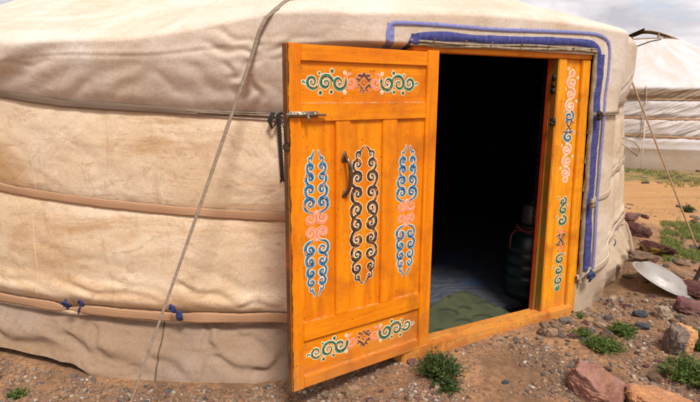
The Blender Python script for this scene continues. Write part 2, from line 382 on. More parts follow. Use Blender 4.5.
sheet('wall_cover', T_R, two_side_t(T_R, lambda t: z_low(t)-.03, lambda t: z_top(t)+.0, 170), -.004, M_right, lambda T, Z: T > DRz(Z))
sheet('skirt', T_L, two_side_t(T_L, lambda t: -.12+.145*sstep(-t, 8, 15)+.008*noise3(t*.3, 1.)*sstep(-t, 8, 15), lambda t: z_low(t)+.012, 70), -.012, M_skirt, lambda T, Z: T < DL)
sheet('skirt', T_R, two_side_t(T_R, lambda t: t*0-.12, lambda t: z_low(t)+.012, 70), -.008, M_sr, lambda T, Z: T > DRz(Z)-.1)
# crown cap (felt flap over the smoke hole)
mb = MB(); mb.lathe([(.78, 2.60), (.72, 2.67), (.66, 2.69), (.4, 2.74), (.12, 2.77), (.001, 2.775)], seg=64); mb.build('crown_flap', M_roof, yurt)
# bands
def strip(name, t, zc, w, off, m, seg=6, parent=yurt, edge=.002):
    s = np.linspace(-1, 1, seg+1); T = np.repeat(t[:, None], seg+1, 1); Z = zc[:, None]+s[None]*w[:, None]/2
    r0 = np.maximum(wall_r(t, zc+.03), wall_r(t, zc-.03))  # pulled tight: spans the wrinkles under it
    reg = np.arange(t.min(), t.max()+.1, .125); rr_ = np.interp(reg, t, r0); kz = np.hanning(25); kz /= kz.sum()
    rr_ = np.convolve(np.pad(rr_, 12, mode='edge'), kz, 'valid')[:len(reg)]; r0 = np.interp(t, reg, rr_)+off-.012
    aa = np.radians(T); P = np.stack([CX+r0[:, None]*np.sin(aa), CY-r0[:, None]*np.cos(aa), Z], -1)
    tilt = .6*noise3(t*.25, 1.1)[:, None]
    rad = np.radians(T); bulge = (1-s[None]**2)*edge+s[None]*tilt*.006
    P[..., 0] += bulge*np.sin(rad); P[..., 1] -= bulge*np.cos(rad)
    P = P-np.array([CX, CY, 0]); uv = np.stack([rad*3.15, s[None]*w[:, None]/2+0*T], -1)
    # turn the long edges back in so that the strap has thickness
    P0 = P[:, :1].copy(); P1 = P[:, -1:].copy()
    for q in (P0, P1):
        q[..., 0] -= .008*np.sin(rad[:, :1]); q[..., 1] += .008*np.cos(rad[:, :1])
    P = np.concatenate([P0, P, P1], 1); uv = np.concatenate([uv[:, :1], uv, uv[:, -1:]], 1)
    return link(name, grid_mesh(name, P, None, uv), m, parent)
tl = T_F[T_F <= 5.2]; tl2 = T_F[T_F <= 14]; trr = T_F[(T_F >= 41)]
wt = np.interp(tl, [-60, -25, -12, -3, 2.5, 5.2], [.036, .036, .036, .030, .016, .004])
strip('band', tl, z_top(tl)-.004, wt, .018, M_bandgrey)
wm = .044+.010*noise3(tl2*.22, 4.)+.004*noise3(tl2*1.4, 2.)
strip('band', tl2, z_mid(tl2)+.004*noise3(tl2*.3, 2.), wm, .015, M_bandtan)
pin = 1-.72*np.exp(-((tl2-cyl(72, 304, 3.13)[0])/1.3)**2)-.25*np.exp(-((tl2-cyl(181, 314, 3.13)[0])/1.)**2)
strip('band', tl2, z_low(tl2)+.006*noise3(tl2*.2, 5.), (.050+.010*noise3(tl2*.15, 8.))*(1+.10*noise3(tl2*1.3, 3.))*pin, .026, M_bandtan)
def cordpath(pts, off=.012, n=40):
    t = np.interp(np.linspace(0, 1, n), np.linspace(0, 1, len(pts)), [p[0] for p in pts]); z = np.interp(np.linspace(0, 1, n), np.linspace(0, 1, len(pts)), [p[1] for p in pts])
    return on_wall(t, z, off)-np.array([CX, CY, 0])
# thin lines the top band ends in
mb = MB(); mb.tube(cordpath([(-3, 1.325), (5.6, 1.312)], .02), .0045, 6); mb.tube(cordpath([(-2, 1.318), (5.6, 1.300)], .02), .004, 6)
mb.build('cord', M_strap, yurt)
# right-hand ties
tr = T_F[(T_F >= 40.6)]
mb = MB(); mb.tube(cordpath([(36.9, 1.305), (41, 1.312), (48, 1.342), (60, 1.37), (110, 1.4)], .012, 90), .007, 8); mb.tube(cordpath([(36.9, 1.298), (42, 1.300), (49, 1.332), (60, 1.36), (110, 1.39)], .014, 90), .005, 8)
mb.build('cord', M_strap, yurt)
tq = np.arange(37.3, 110, .4)
def zmr(t): return interp(t, [(37, .795), (41, .81), (46, .845), (52, .88), (62, .90), (110, .9)])
def zlr(t): return interp(t, [(37.6, .325), (42, .37), (47, .415), (53, .455), (60, .47), (70, .42), (110, .3)])
M_sl = simple('canvas_tie', (.58, .45, .33), .9, .3, 14, 0, .5, .003, 'UV', (.3, 8, 1), spec=.2)
strip('band', tq, zmr(tq), np.interp(tq, [37, 40, 50, 110], [.02, .03, .045, .05])*(1+.3*noise3(tq*.3, 2.)), .016, M_sl)
strip('band', tq, zlr(tq), np.interp(tq, [37, 40, 50, 110], [.03, .04, .05, .05])*(1+.4*noise3(tq*.35, 6.)), .020, M_sl)
mb = MB()                                              # a loose end hanging off the side
e = on_wall(np.array([55.]), np.array([.46]), .03)[0]-np.array([CX, CY, 0])
mb.tube([e, e+[.03, -.01, .02], e+[.06, -.02, -.06], e+[.085, -.03, -.17], e+[.10, -.03, -.22]], [.006, .008, .011, .013, .010], 8, flat=(.3, -.9, .3))
mb.build('loose_end', M_sl, yurt)
mb = MB()
e = on_wall(np.array([56.]), np.array([1.0]), .02)[0]-np.array([CX, CY, 0])
mb.tube([e+[-.02, 0, .10], e+[.07, 0, .075], e+[.12, 0, .02], e+[.10, 0, -.03], e+[.03, 0, .03], e+[-.02, 0, .06]], .006, 8)
mb.build('loose_end', M_sl, yurt)
# blue ties on the low band
def knot(t, z0, z1, w, lean=0, loops=1, m=M_bluetie):
    mb = MB(); z = np.linspace(z0, z1, 9); s = (z-z0)/(z1-z0)
    p = on_wall(t+lean*s, z*0+(z0+z1)/2, .044+.008*np.sin(s*PI))-np.array([CX, CY, 0])
    p[:, 2] = z
    mb.tube(p, w, 8, flat=(math.sin(math.radians(t)), -math.cos(math.radians(t)), 0))
    for k in range(loops):
        q = on_wall(t+lean*.5+np.array([-.22, -.1, .15, .25, .05, -.2])*(1+k), (z0+z1)/2+np.array([0, .016, .014, -.006, -.016, -.01]), .050)-np.array([CX, CY, 0])
        mb.tube(q, w*.75, 8)
    return mb.build('tie', m, yurt)
def kp(px, y0, y1):
    a_ = cyl(px, y0, 3.155); b_ = cyl(px, y1, 3.155); return a_[0], b_[1], a_[1]
for (px, y0, y1, w_, le, lo) in ((71.5, 297, 307, .008, -.15, 2), (77, 306, 314, .006, .3, 0), (89, 297, 303, .008, -.35, 1), (90, 309, 316, .008, .05, 0), (181, 309, 318, .017, 0, 0), (178, 301, 309, .009, -.4, 1)):
    t_, za, zb = kp(px, y0, y1); knot(t_, za, zb, w_, le, lo)
knot(38.5, .30, .38, .014, 0, 2); knot(37.6, .76, .82, .016, 0, 1, M_lip); knot(37.2, 1.27, 1.325, .014, 0, 1, M_blackcord); knot(48, .40, .44, .009, .4, 0)
# seams
mb = MB()
s = np.linspace(0, 1, 40)
for (x, y0, y1) in ((163, 322, 376),):
    t0 = cyl(x, y0, 3.12)[0]
    mb.tube(on_wall(t0+.05*np.sin(s*5), .25-s*.27, .0-.010)-np.array([CX, CY, 0]), .0035, 5)
mb.build('seam', simple('seam_thread', (.12, .08, .05), .9), yurt)
mb = MB()
for (t0, za, zb) in ((-19.6, .33, .78), (-19.4, .90, 1.30)):
    mb = MB(); mb.tube(on_wall(t0+.1*np.sin(s*5), za+s*(zb-za), -.003)-np.array([CX, CY, 0]), .0025, 5); mb.build('seam', M_wall, yurt)
# ------------------------------------------------------------------ blue trim round the door
def border(name, path, w, off, m, parent=yurt, ruff=0., n=400):
    path = np.array(path, float); q = path.copy(); q[:, 0] *= .057
    # smooth corners: resample with Chaikin
    for _ in range(3):
        q = np.concatenate([[q[0]], np.stack([q[:-1]*.75+q[1:]*.25, q[:-1]*.25+q[1:]*.75], 1).reshape(-1, 2), [q[-1]]])
    L = np.concatenate([[0], np.cumsum(np.linalg.norm(np.diff(q, axis=0), axis=1))]); s = np.linspace(0, L[-1], n)
    q = np.stack([np.interp(s, L, q[:, 0]), np.interp(s, L, q[:, 1])], 1)
    tg = np.gradient(q, axis=0); tg /= np.linalg.norm(tg, axis=1)[:, None]; nn = np.stack([-tg[:, 1], tg[:, 0]], 1)
    k = 8; v = np.linspace(-1, 1, k+1)
    ww = w*(1+.28*noise3(s*6, 3.)+.10*noise3(s*22, 3.)) if ruff else w*(1+.08*noise3(s*5, 1.))
    Q = q[:, None]+nn[:, None]*v[None, :, None]*np.reshape(ww, (-1, 1, 1))/2*np.array([1., 1.])
    o = off+.003*(1-v[None]**2)+0*s[:, None]
    if ruff:
        o = o+ruff*(1.3-1.0*v[None]**2)+ruff*.6*np.sin(s[:, None]*95+9*noise3(s*5, 2.)[:, None]+v[None]*2.2)*(.5+.6*noise3(s*11, 7.)[:, None])*(.55+.45*v[None])+ruff*.6*noise3(s*30, 5.)[:, None]
    else: o = o+.002*noise3(s*40, 2.)[:, None]
    P = on_wall(Q[..., 0]/.057, Q[..., 1], 0.); r = np.radians(Q[..., 0]/.057)
    P[..., 0] += o*np.sin(r); P[..., 1] -= o*np.cos(r)
    P -= np.array([CX, CY, 0])
    uv = np.stack([s[:, None]+0*v[None], v[None]*w/2+0*s[:, None]], -1)
    ob = link(name, grid_mesh(name, P, None, uv), m, parent); return ob
border('trim', [(13.5, .40), (13.5, 1.60), (13.5, 1.708), (14.4, 1.716), (18, 1.720), (24, 1.717), (30, 1.730), (36, 1.738), (37.4, 1.730), (38.6, 1.705), (38.95, 1.63), (38.9, 1.33), (39.1, .97), (39.8, .36)], .018, .010, M_bluepale)
border('trim', [(15.5, .40), (15.5, 1.55), (15.5, 1.655), (17, 1.668), (19.5, 1.672), (24, 1.668), (30, 1.683), (35.4, 1.688), (36.8, 1.672), (37.5, 1.625), (37.6, 1.53), (37.6, 1.2), (37.9, .8), (38.6, .36)], .038, .010, M_bluecl, ruff=.0038)
bpy.data.objects[-1] if False else None
border('trim', [(13.7, .5), (13.7, 1.60), (13.75, 1.712)], .034, .0065, M_bluepale)
border('trim', [(15.8, .5), (15.8, 1.58), (15.9, 1.672)], .05, .012, M_bluecl, ruff=.003)
# widen the right-hand run of the ruffle
border('trim', [(37.65, 1.63), (37.75, 1.3), (38.1, .8), (38.75, .38)], .058, .009, M_bluecl, ruff=.002)
mb = MB()
tt = np.linspace(15.4, 36.9, 120)
mb.tube(on_wall(tt, 1.630+.012*sstep(tt, 24, 30)+.004*np.sin(tt*.6)+.003*noise3(tt*.8, 1.), .014)-np.array([CX, CY, 0]), .0075, 8)
mb.tube(on_wall(tt, 1.643+.012*sstep(tt, 24, 30)+.003*np.sin(tt*.5+1), .012)-np.array([CX, CY, 0]), .006, 8)
zz = np.linspace(1.64, .28, 160)
mb.tube(on_wall(DRz(zz)+.12+.12*noise3(zz*7, 3.)+.05*np.sin(zz*9), zz, .006)-np.array([CX, CY, 0]), .013+.004*noise3(zz*9, 1.), 8)
mb.build('hem', M_lip, yurt)
for t_ in (17.5, 20.6, 23.4, 26.8, 30.1, 33.4, 35.9):
    p = on_wall(np.array([t_]), np.array([1.652]), .028)[0]-np.array([CX, CY, 0]); mb = MB(); mb.lathe([(.001, .006), (.006, .004), (.007, 0), (.004, -.004), (.001, -.004)], p, 10)
    mb.build('eyelet', M_bronze, yurt)
# ------------------------------------------------------------------ door frame
ORG = np.array([CX, CY])+3.228*n_d
fr = empty('door_frame', (ORG[0]-CX, ORG[1]-CY, 0), math.radians(FA), yurt)
def wp(v):
    v = Vector(v)
    if v.x > .2: v.x = .2+(v.x-.2)*(1+.17*(1.6-v.z)/1.5)+.012*(1.6-v.z)/1.5
    return v
def ribbon(mb, pts, wid, m, y, step=2e-6, back=None):
    """flat painted stroke in the x-z plane at depth y (towards the viewer is negative)"""
    pts = np.array(pts, float); n = len(pts); wid = np.broadcast_to(wid, n).astype(float)
    pts = pts+.0011*np.stack([noise3(pts[:, 0]*90, pts[:, 1]*90, 3.), noise3(pts[:, 0]*90, pts[:, 1]*90, 9.)], -1); wid = wid*(1+.22*noise3(pts[:, 0]*120, pts[:, 1]*120, 6.))
    tg = np.gradient(pts, axis=0); tg /= (np.linalg.norm(tg, axis=1)[:, None]+1e-9); nn = np.stack([-tg[:, 1], tg[:, 0]], 1)
    a = pts+nn*wid[:, None]/2; b = pts-nn*wid[:, None]/2
    vs = []
    for i in range(n): vs += [(a[i, 0], y-step*i, a[i, 1]), (b[i, 0], y-step*i, b[i, 1])]
    mb.add(vs, [(2*i, 2*i+2, 2*i+3, 2*i+1) for i in range(n-1)], m)
    for e, yy in ((0, y+step*2), (n-1, y-step*(n+1))):
        c = pts[e]; rr = wid[e]/2
        if rr > .0008: mb.add([(c[0]+rr*math.cos(k*PI/5), yy, c[1]+rr*math.sin(k*PI/5)) for k in range(10)], [tuple(range(10))], m)
class Orn:
    def __init__(s, mb, y): s.mb = mb; s.y = y; s.k = 0
    def stroke(s, pts, w, col, dark, ow=.006, outline=W_):
        pts = np.array(pts); w = np.broadcast_to(w, len(pts)).astype(float)
        s.k += 1; dy = s.k*6e-6
        ribbon(s.mb, pts, w+ow, outline, s.y-.0004-dy)
        ribbon(s.mb, pts, w, col, s.y-.0013-dy)
        if dark is not None:
            ww = w*.34
            tg = np.gradient(pts, axis=0); tg /= (np.linalg.norm(tg, axis=1)[:, None]+1e-9); nn = np.stack([-tg[:, 1], tg[:, 0]], 1)*s.side
            ribbon(s.mb, pts+nn*(w*.26)[:, None], ww, dark, s.y-.0022-dy)
    def curl(s, cx, cz, r, a0, hand, w, col, dark, turns=1.35, tail=None, ax=1., ow=.006, outline=W_):
        jr = random.Random(int(cx*9173+cz*7411)+s.k); r *= jr.uniform(.93, 1.08); a0 += jr.uniform(-14, 14); turns *= jr.uniform(.92, 1.08); w *= jr.uniform(.84, 1.08); cx += jr.uniform(-.0015, .0015); ow *= jr.uniform(.95, 1.35)
        t = np.linspace(0, 1, 26); rr = r*(1-.84*t**.85); an = math.radians(a0)+hand*turns*2*PI*t
        x = cx+ax*rr*np.cos(an); z = cz+rr*np.sin(an); pts = np.stack([x, z], 1)
        if tail is not None:
            p0 = pts[0]; tl_ = np.array(tail); q = np.linspace(0, 1, 6)[:-1, None]; d0 = pts[0]-pts[1]; d0 = d0/np.linalg.norm(d0)*np.linalg.norm(p0-tl_)*.5
            c1 = p0+d0; pre = (1-q)**2*tl_+2*q*(1-q)*c1+q*q*p0; pts = np.concatenate([pre, pts])
        n = len(pts); u = np.linspace(0, 1, n); ww = w*1.12*(.50+.65*np.sin(PI*np.clip(u*1.25, 0, 1)))*(1-.38*u); ww[-3:] = w*.62
        s.side = hand; s.stroke(pts, ww, col, dark, ow, outline)
    def dot(s, x, z, r, col, dark=None, outline=W_):
        s.k += 1; dy = s.k*6e-6
        for rr, m, y in ((r+.0035, outline, .0004), (r, col, .0013)) + (((r*.45, dark, .0022),) if dark is not None else ()):
            s.mb.add([(x+rr*math.cos(k*PI/7), s.y-y-dy, z+rr*math.sin(k*PI/7)) for k in range(14)], [tuple(range(14))], m)
def horiz(mb, y, cx, cz, kx=1.):
    o = Orn(mb, y)
    for s in (-1, 1):
        X = lambda d: cx+s*d*kx
        up = s
        # outward chain: pink, three green curls of falling size, end bud
        o.curl(X(.068), cz, .038, 90 if s > 0 else 90, -s, .009, P_, None, 1.3, ow=.005, outline=PP_)
        o.curl(X(.132), cz+.000, .040, 160 if s > 0 else 20, s, .015, G_, DG_, 1.4, tail=(X(.100), cz+.012))
        o.curl(X(.198), cz-.002, .038, 150 if s > 0 else 30, -s, .014, G_, DG_, 1.4, tail=(X(.162), cz+.004), ax=1.)
        o.curl(X(.262), cz+.001, .033, 215 if s > 0 else -35, s, .012, G_, DG_, 1.4, tail=(X(.232), cz-.012))
        o.side = s
        o.curl(X(.305), cz-.004, .010, 200 if s > 0 else -20, -s, .006, G_, None, .9)
        for dx, dz, r in ((.166, .046, .009), (.100, .040, .006), (.100, -.042, .006), (.170, -.040, .008), (.228, .036, .006), (.224, -.044, .009)):
            o.dot(X(dx), cz+dz*(1 if dx != .100 else 1), r, G_ if dx > .12 else PP_, DG_ if dx > .12 and r > .007 else None)
    # centre knot: four points crossing
    o.side = 1
    for sx in (-1, 1):
        o.stroke([(cx+sx*.030, cz+.030), (cx+sx*.004, cz+.030)], .010, BR_, None, .006, PP_)
        for sz in (-1, 1):
            o.stroke([(cx+sx*.026, cz+sz*.036), (cx+sx*.010, cz+sz*.030), (cx+sx*.018, cz+sz*.016), (cx+sx*.034, cz+sz*.004)], [.004, .011, .012, .005], BR_, None, .005, PP_)
            o.stroke([(cx, cz+sz*.040), (cx+sx*.010, cz+sz*.022), (cx+sx*.026, cz+sz*.012), (cx+sx*.036, cz+sz*.018)], [.010, .009, .008, .009], BR_, None, .004, PP_)
    o.dot(cx, cz, .006, P_, None, BR_)
def vert(mb, y, cx, rows, cols, sep, w0):
    """two mirrored columns of curls; rows = (z, r, colour, dark)"""
    o = Orn(mb, y); zc = (rows[0][0]+rows[-1][0])/2
    for s in (-1, 1):
        for i, (z, r, c, dk) in enumerate(rows):
            up = z > zc; v = 1 if up else -1
            sp = sep*(.62+.38*min(1, r/.026)); x = cx+s*sp/2
            pink = c == P_
            hand = (-s if up else s); a0 = (-20 if s > 0 else 200) if up else (20 if s > 0 else 160)
            nz = rows[i+1][0] if up and i+1 < len(rows) else (rows[i-1][0] if not up else z)
            tail = (x-s*r*.45, z-v*r*1.55)
            o.curl(x, z, r*(1.08 if pink else 1), a0 if not pink else (90 if up else -90), -hand if not pink else (s if up else -s), w0*(r/.028)*(.62 if pink else 1), c, (PP_ if pink else dk), 1.28 if r > .012 else .9, tail=tail if not pink else None, ow=.0055, outline=PP_ if pink else W_)
            if pink:
                o.dot(cx, z+v*r*.9, .005, PP_, None, PP_)
        ztop = rows[0][0]+.038; zbot = rows[-1][0]-.038
        o.side = s
        for (z0, z1) in ((rows[0][0]+.012, ztop), (rows[-1][0]-.012, zbot)):
            o.stroke([(cx+s*sep*.33, z0), (cx+s*sep*.22, (z0+z1)/2), (cx+s*sep*(.20 if rows[0][2] != BK_ else .06), z1)], [w0*.55, w0*.55, w0*.2], rows[0][2], None, .004)
# right post: outer stile, recessed painted panel, inner stile, rebate and red inner face
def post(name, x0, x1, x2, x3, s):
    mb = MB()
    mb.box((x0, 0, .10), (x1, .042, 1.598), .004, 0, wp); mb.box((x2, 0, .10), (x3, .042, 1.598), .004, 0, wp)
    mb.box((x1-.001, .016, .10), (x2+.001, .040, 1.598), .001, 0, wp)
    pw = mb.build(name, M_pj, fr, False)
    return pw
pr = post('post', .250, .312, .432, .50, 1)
mb = MB(); mb.m = []
mb.box((.242, .0425, .10), (.262, .050, 1.60), .002); o_ = mb.build('rebate', M_rebate, pr, False)
mb = MB(); mb.box((.240, .0515, .10), (.262, .072, 1.60), .003); mb.build('inner_jamb', M_red, pr, False)
mb = MB(); mb.box((.30, .0515, .10), (.50, .09, 1.60), .003); mb.build('back_jamb', M_red, pr, False)
# side face of the inner stile has the dark rebate colour
mb = MB(); mb.box((.2440, .004, .11), (.2512, .0415, 1.597), .001, 0, wp); mb.build('stile_side', M_rebate, pr, False)
mb = MB()
o = Orn(mb, 0.)
PX = .372
def S(mbx, x, z): p = wp((x, 0, z)); return p.x
chain = [(1.525, .016, P_, None), (1.478, .030, P_, None), (1.415, .031, P_, None), (1.350, .031, P_, None), (1.292, .031, B_, DB_), (1.175, .031, B_, DB_), (1.105, .031, P_, None), (1.04, .031, P_, None), (.975, .028, P_, None), (.935, .012, P_, None),
         (.805, .022, G_, DG_), (.755, .026, G_, DG_), (.690, .028, G_, DG_), (.455, .028, G_, DG_), (.385, .028, G_, DG_), (.322, .026, G_, DG_), (.272, .014, G_, None)]
for i, (z, r, c, dk) in enumerate(chain):
    h_ = 1 if i % 2 else -1; x = S(mb, PX, z)+h_*.004; o.side = h_
    nxt = chain[i+1][0] if i+1 < len(chain) and abs(chain[i+1][0]-z) < .09 else None
    pk = c == P_
    if pk: o.curl(x, z, r*1.05, 90, h_, .014, PP_, P_, 1.3, ow=.007, outline=W_, ax=1.3)
    else: o.curl(x, z, r*1.08, 80, h_, .016, c, dk, 1.35, ow=.006, ax=1.3)
    o.dot(x+h_*(r+.012), z+.024, .006, PP_ if pk else c, None)
for z in (1.233, .575):
    x = S(mb, PX, z)
    o.side = 1
    for sx in (-1, 1):
        for sz in (-1, 1):
            o.stroke([(x+sx*.038, z+sz*.022), (x+sx*.016, z+sz*.034), (x+sx*.014, z+sz*.014), (x, z+sz*.0)], [.007, .011, .011, .007], BK_ if z < 1 else BR_, None, .004)
    if z < 1:
        for sz in (-1, 1): o.curl(x, z+sz*.055, .026, 90, sz, .008, P_, None, 1.1, ow=.003, outline=PP_)
va, fa_, ma_ = mb.v, mb.f, mb.m
for up_ in (True, False):
    m2 = MB(); mp_ = {}
    for f, mi in zip(fa_, ma_):
        if (va[f[0]][2] > .87) != up_: continue
        for i in f:
            if i not in mp_: mp_[i] = len(m2.v); m2.v.append(va[i])
        m2.f.append(tuple(mp_[i] for i in f)); m2.m.append(mi)
    m2.build('painted_scroll', ORN, pr, False).location = (0, .0155, 0)
# hardware in the rebate: lock keeper and black staple
mb = MB(); mb.box((.247, -.004, 1.245), (.257, .03, 1.285), .003); mb.tube([(.240, .012, 1.262), (.228, .006, 1.255), (.242, -.006, 1.25)], .009, 8); mb.build('latch_keeper', M_iron, pr)
mb = MB()
for z, r in ((1.50, .016), (1.46, .012), (1.43, .016)): mb.box((.233, .008, z-r), (.2445, .034, z+r), .004)
mb.build('strike_plate', M_iron, pr)
mb = MB(); mb.box((-.70, .045, .10), (-.552, .10, 1.598), .004); pl_ = mb.build('post', M_pv, fr, False)
mb = MB(); mb.box((-.60, .1015, .10), (-.545, .13, 1.61), .003); mb.build('inner_jamb', M_red, pl_, False)
mb = MB(); mb.box((-.70, -.002, 1.600), (.505, .07, 1.68), .004); ln_ = mb.build('lintel', M_ph, fr, False)
mb = MB(); mb.box((-.60, .0715, 1.606), (.22, .10, 1.66), .003); mb.build('lintel_stop', M_red, ln_, False)
mb = MB(); mb.box((-.72, -.022, .060), (.515, .075, .152), .006); mb.build('threshold', M_pthr, fr, False)
# dark gap boards between frame and cover
# ------------------------------------------------------------------ open door leaf
BLx, BLy = -.2450, 2.0917
leafA = math.atan2(.56075626, .82798093)
door = empty('door', (BLx-CX, BLy-CY, 1.42*(1-.965)), leafA, yurt); door.scale = (.965,)*3
HW = .8
Wd, Z0, Z1 = .8205, .085, 1.608
mb = MB()
mb.box((0, 0, Z0), (.0625, .038, Z1), .003, 0); mb.build('stile', [M_pv], door, False)
mb = MB(); mb.box((.7465, 0, Z0), (Wd, .038, Z1+.006), .003, 0)
mb.build('stile', [M_pv], door, False)
Y0 = .0012
for z0, z1 in ((1.540, Z1-.002), (1.295, 1.370), (.316, .402), (Z0+.002, .143)):
    mb = MB(); mb.box((.0625, Y0, z0), (.7465, .037, z1), .003, 0); mb.build('rail', [M_ph], door, False)
for x0, x1 in ((.232, .309), (.489, .574)):
    mb = MB(); mb.box((x0, Y0+.001, .402), (x1, .036, 1.295), .003, 0); mb.build('mullion', [M_pv], door, False)
mb = MB()                                            # worn left edge: thin dark skin on the leaf's edge
mb.box((-.0015, .002, Z0+.003), (-.0002, .037, Z1-.003), .0003); xz = np.linspace(Z0+.004, Z1-.004, 140); wj = np.clip(.007+.007*noise3(xz*16, 1.3)+.004*noise3(xz*60, 2.), .0015, .02)
ribbon(mb, np.stack([wj/2+.001, xz], 1), wj, 0, -.0006)
mb.build('door_edge', M_edge, door, False)
YP = .013
def panel(x0, x1, z0, z1, m, orn=None):
    mb = MB(); mb.box((x0-.004, YP, z0-.004), (x1+.004, .028, z1+.004), 0, 0)
    if orn: orn(mb)
    # paint worn through along the lower edge
    if z1-z0 < .5 or True:
        o = Orn(mb, YP); o.k = 0
        n = 60; xs = np.linspace(x0+.004, x1-.004, n)
        ww = np.clip(.0026+.0045*noise3(xs*26, z0*10), .0004, .008)
        ribbon(mb, np.stack([xs, z0+.002+0*xs], 1), ww, 1+WL_, YP-.0003)
    return mb.build('panel', [m]+ORN, door, False)
class Shift:
    def __init__(s, mb): s.mb = mb
    def add(s, vs, fs, m=0): return s.mb.add(vs, fs, m+1)
panel(.0625, .7465, 1.370, 1.540, M_ph, lambda mb: horiz(Shift(mb), YP, .385, 1.458))
panel(.0625, .7465, .143, .316, M_ph, lambda mb: horiz(Shift(mb), YP, .402, .240, 1.03))
side_rows = [(1.136, .012, B_, DB_), (1.101, .020, B_, DB_), (1.056, .023, B_, DB_), (1.003, .026, B_, DB_), (.944, .028, B_, DB_), (.876, .032, P_, None), (.808, .032, P_, None), (.735, .027, B_, DB_), (.680, .025, B_, DB_), (.628, .022, B_, DB_), (.584, .019, B_, DB_), (.552, .011, B_, DB_)]
mid_rows = [(1.142, .016, BK_, BR_), (1.098, .025, BK_, BR_), (1.035, .032, BK_, BR_), (.962, .034, BK_, BR_), (.889, .034, BK_, BR_), (.817, .034, BK_, BR_), (.745, .034, BK_, BR_), (.672, .032, BK_, BR_), (.606, .025, BK_, BR_), (.560, .016, BK_, BR_)]
panel(.0625, .232, .402, 1.295, M_pv, lambda mb: vert(Shift(mb), YP, .138, side_rows, 2, .062, .0165))
panel(.309, .489, .402, 1.295, M_pv, lambda mb: vert(Shift(mb), YP, .396, mid_rows, 2, .080, .0155))
panel(.574, .7465, .402, 1.295, M_pv, lambda mb: vert(Shift(mb), YP, .650, [(z-.004, r, c, d) for z, r, c, d in side_rows], 2, .062, .0165))
# pull handle: cast, two leaf plates and a bowed grip
mb = MB(); hx = .277; yv = Y0
for zc, s in ((1.135, 1), (.972, .8)):
    n = 14; vs = []; 
    for k in range(n):
        a = 2*PI*k/n; rr = .019*s*(1+.22*math.cos(3*a+PI/2)); vs.append((hx+rr*.85*math.cos(a), yv-.002, zc+rr*1.35*math.sin(a)))
    vs += [(hx+(v[0]-hx)*.6, yv-.008, zc+(v[2]-zc)*.6) for v in vs[:n]]+[(hx, yv-.011, zc)]
    fs = [(k, (k+1) % n, n+(k+1) % n, n+k) for k in range(n)]+[(n+k, n+(k+1) % n, 2*n) for k in range(n)]; mb.add(vs, fs)
mb.tube([(hx-.002, yv-.008, 1.135), (hx, yv-.030, 1.128), (hx+.004, yv-.036, 1.105), (hx+.008, yv-.039, 1.07), (hx+.009, yv-.037, 1.035), (hx+.007, yv-.029, 1.0), (hx+.004, yv-.018, .978), (hx, yv-.006, .972)],
        [.009, .008, .0085, .0105, .0105, .0085, .007, .007], 10)
mb.build('handle', M_bronze, door)
mb = MB()                                            # barrel bolt
mb.box((.004, -.004, 1.313), (.140, .0005, 1.338), .001)
mb.tube([(-.012, -.013, 1.327), (.172, -.013, 1.323)], .0052, 12)
for x in (.022, .062, .112): mb.tube([(x, -.013, 1.327-.0002*x), (x+.018, -.013, 1.327)], .0082, 12)
mb.tube([(.082, -.015, 1.324), (.083, -.024, 1.314), (.083, -.027, 1.300)], .0048, 8)
for x in (.012, .14):
    for z in (1.314, 1.336): mb.lathe([(.0035, 0), (.003, .002), (.0001, .0025)], (x, -.004, z), 8)
mb.build('latch', M_steel, door)
# loose ring and wire at the leaf's edge
mb = MB(); cR = np.array([-.010, -.004, 1.197])
mb.tube([cR+[.014*math.cos(a), 0, .016*math.sin(a)] for a in np.linspace(0, 2*PI, 20)], .003, 6)
mb.tube([cR+[0, 0, .016], cR+[-.004, .01, .07], cR+[-.018, .03, .13]], .002, 5); mb.build('pull_ring', M_iron, door)
# black braided cord hanging from the knot at the end of the top band
mb = MB(); t0 = 5.1; w0 = on_wall(np.array([t0]), np.array([1.31]), .03)[0]
s = np.linspace(0, 1, 60)
for ph in (0, 2*PI/3, 4*PI/3):
    mb.tube(np.stack([w0[0]+.012*s+.006*np.cos(s*42+ph), w0[1]-.005+.006*np.sin(s*42+ph)*.7, w0[2]-.30*s], 1), .005, 6)
mb.tube([w0+[.012, 0, -.30], w0+[.004, 0, -.325]], .006, 6); mb.tube([w0+[.012, 0, -.30], w0+[.022, 0, -.322]], .006, 6)
for a0 in (0, 1):
    mb.tube([w0+[-.03+.012*a0, -.01, .01], w0+[-.048+.012*a0, -.015, -.03], w0+[-.030, -.015, -.065], w0+[-.012, -.012, -.04], w0+[-.005, -.008, .0], w0+[.02, -.006, .012]], .006, 7)
br = mb.build('braided_cord', M_blackcord)
br.parent = yurt; br.location = (-CX, -CY, 0)
# ------------------------------------------------------------------ inside of the yurt
def lin(name, rf, zs, m, t=np.arange(-180, 181, 2.), hole=True):
    T, Z = np.meshgrid(t, zs, indexing='ij'); r = rf(Z); a = np.radians(T)
    P = np.stack([r*np.sin(a), -r*np.cos(a), Z], -1); mk = None
    Tc = (T[:-1, :-1]+T[1:, 1:])/2; Zc = (Z[:-1, :-1]+Z[1:, 1:])/2
    if hole: mk = ~((Tc > 14) & (Tc < 38.5) & (Zc < 1.62))
    uv = np.stack([np.radians(T)*3, Z], -1)
    return link(name, grid_mesh(name, P, mk, uv), m, yurt)
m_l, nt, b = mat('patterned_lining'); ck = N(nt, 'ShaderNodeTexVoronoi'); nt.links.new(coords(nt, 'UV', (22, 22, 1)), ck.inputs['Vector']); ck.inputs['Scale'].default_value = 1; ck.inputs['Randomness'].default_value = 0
nt.links.new(ramp(nt, ck.outputs['Distance'], [(.12, (.12, .14, .20)), (.2, (.025, .025, .045))]), b.inputs['Base Color']); b.inputs['Roughness'].default_value = .9
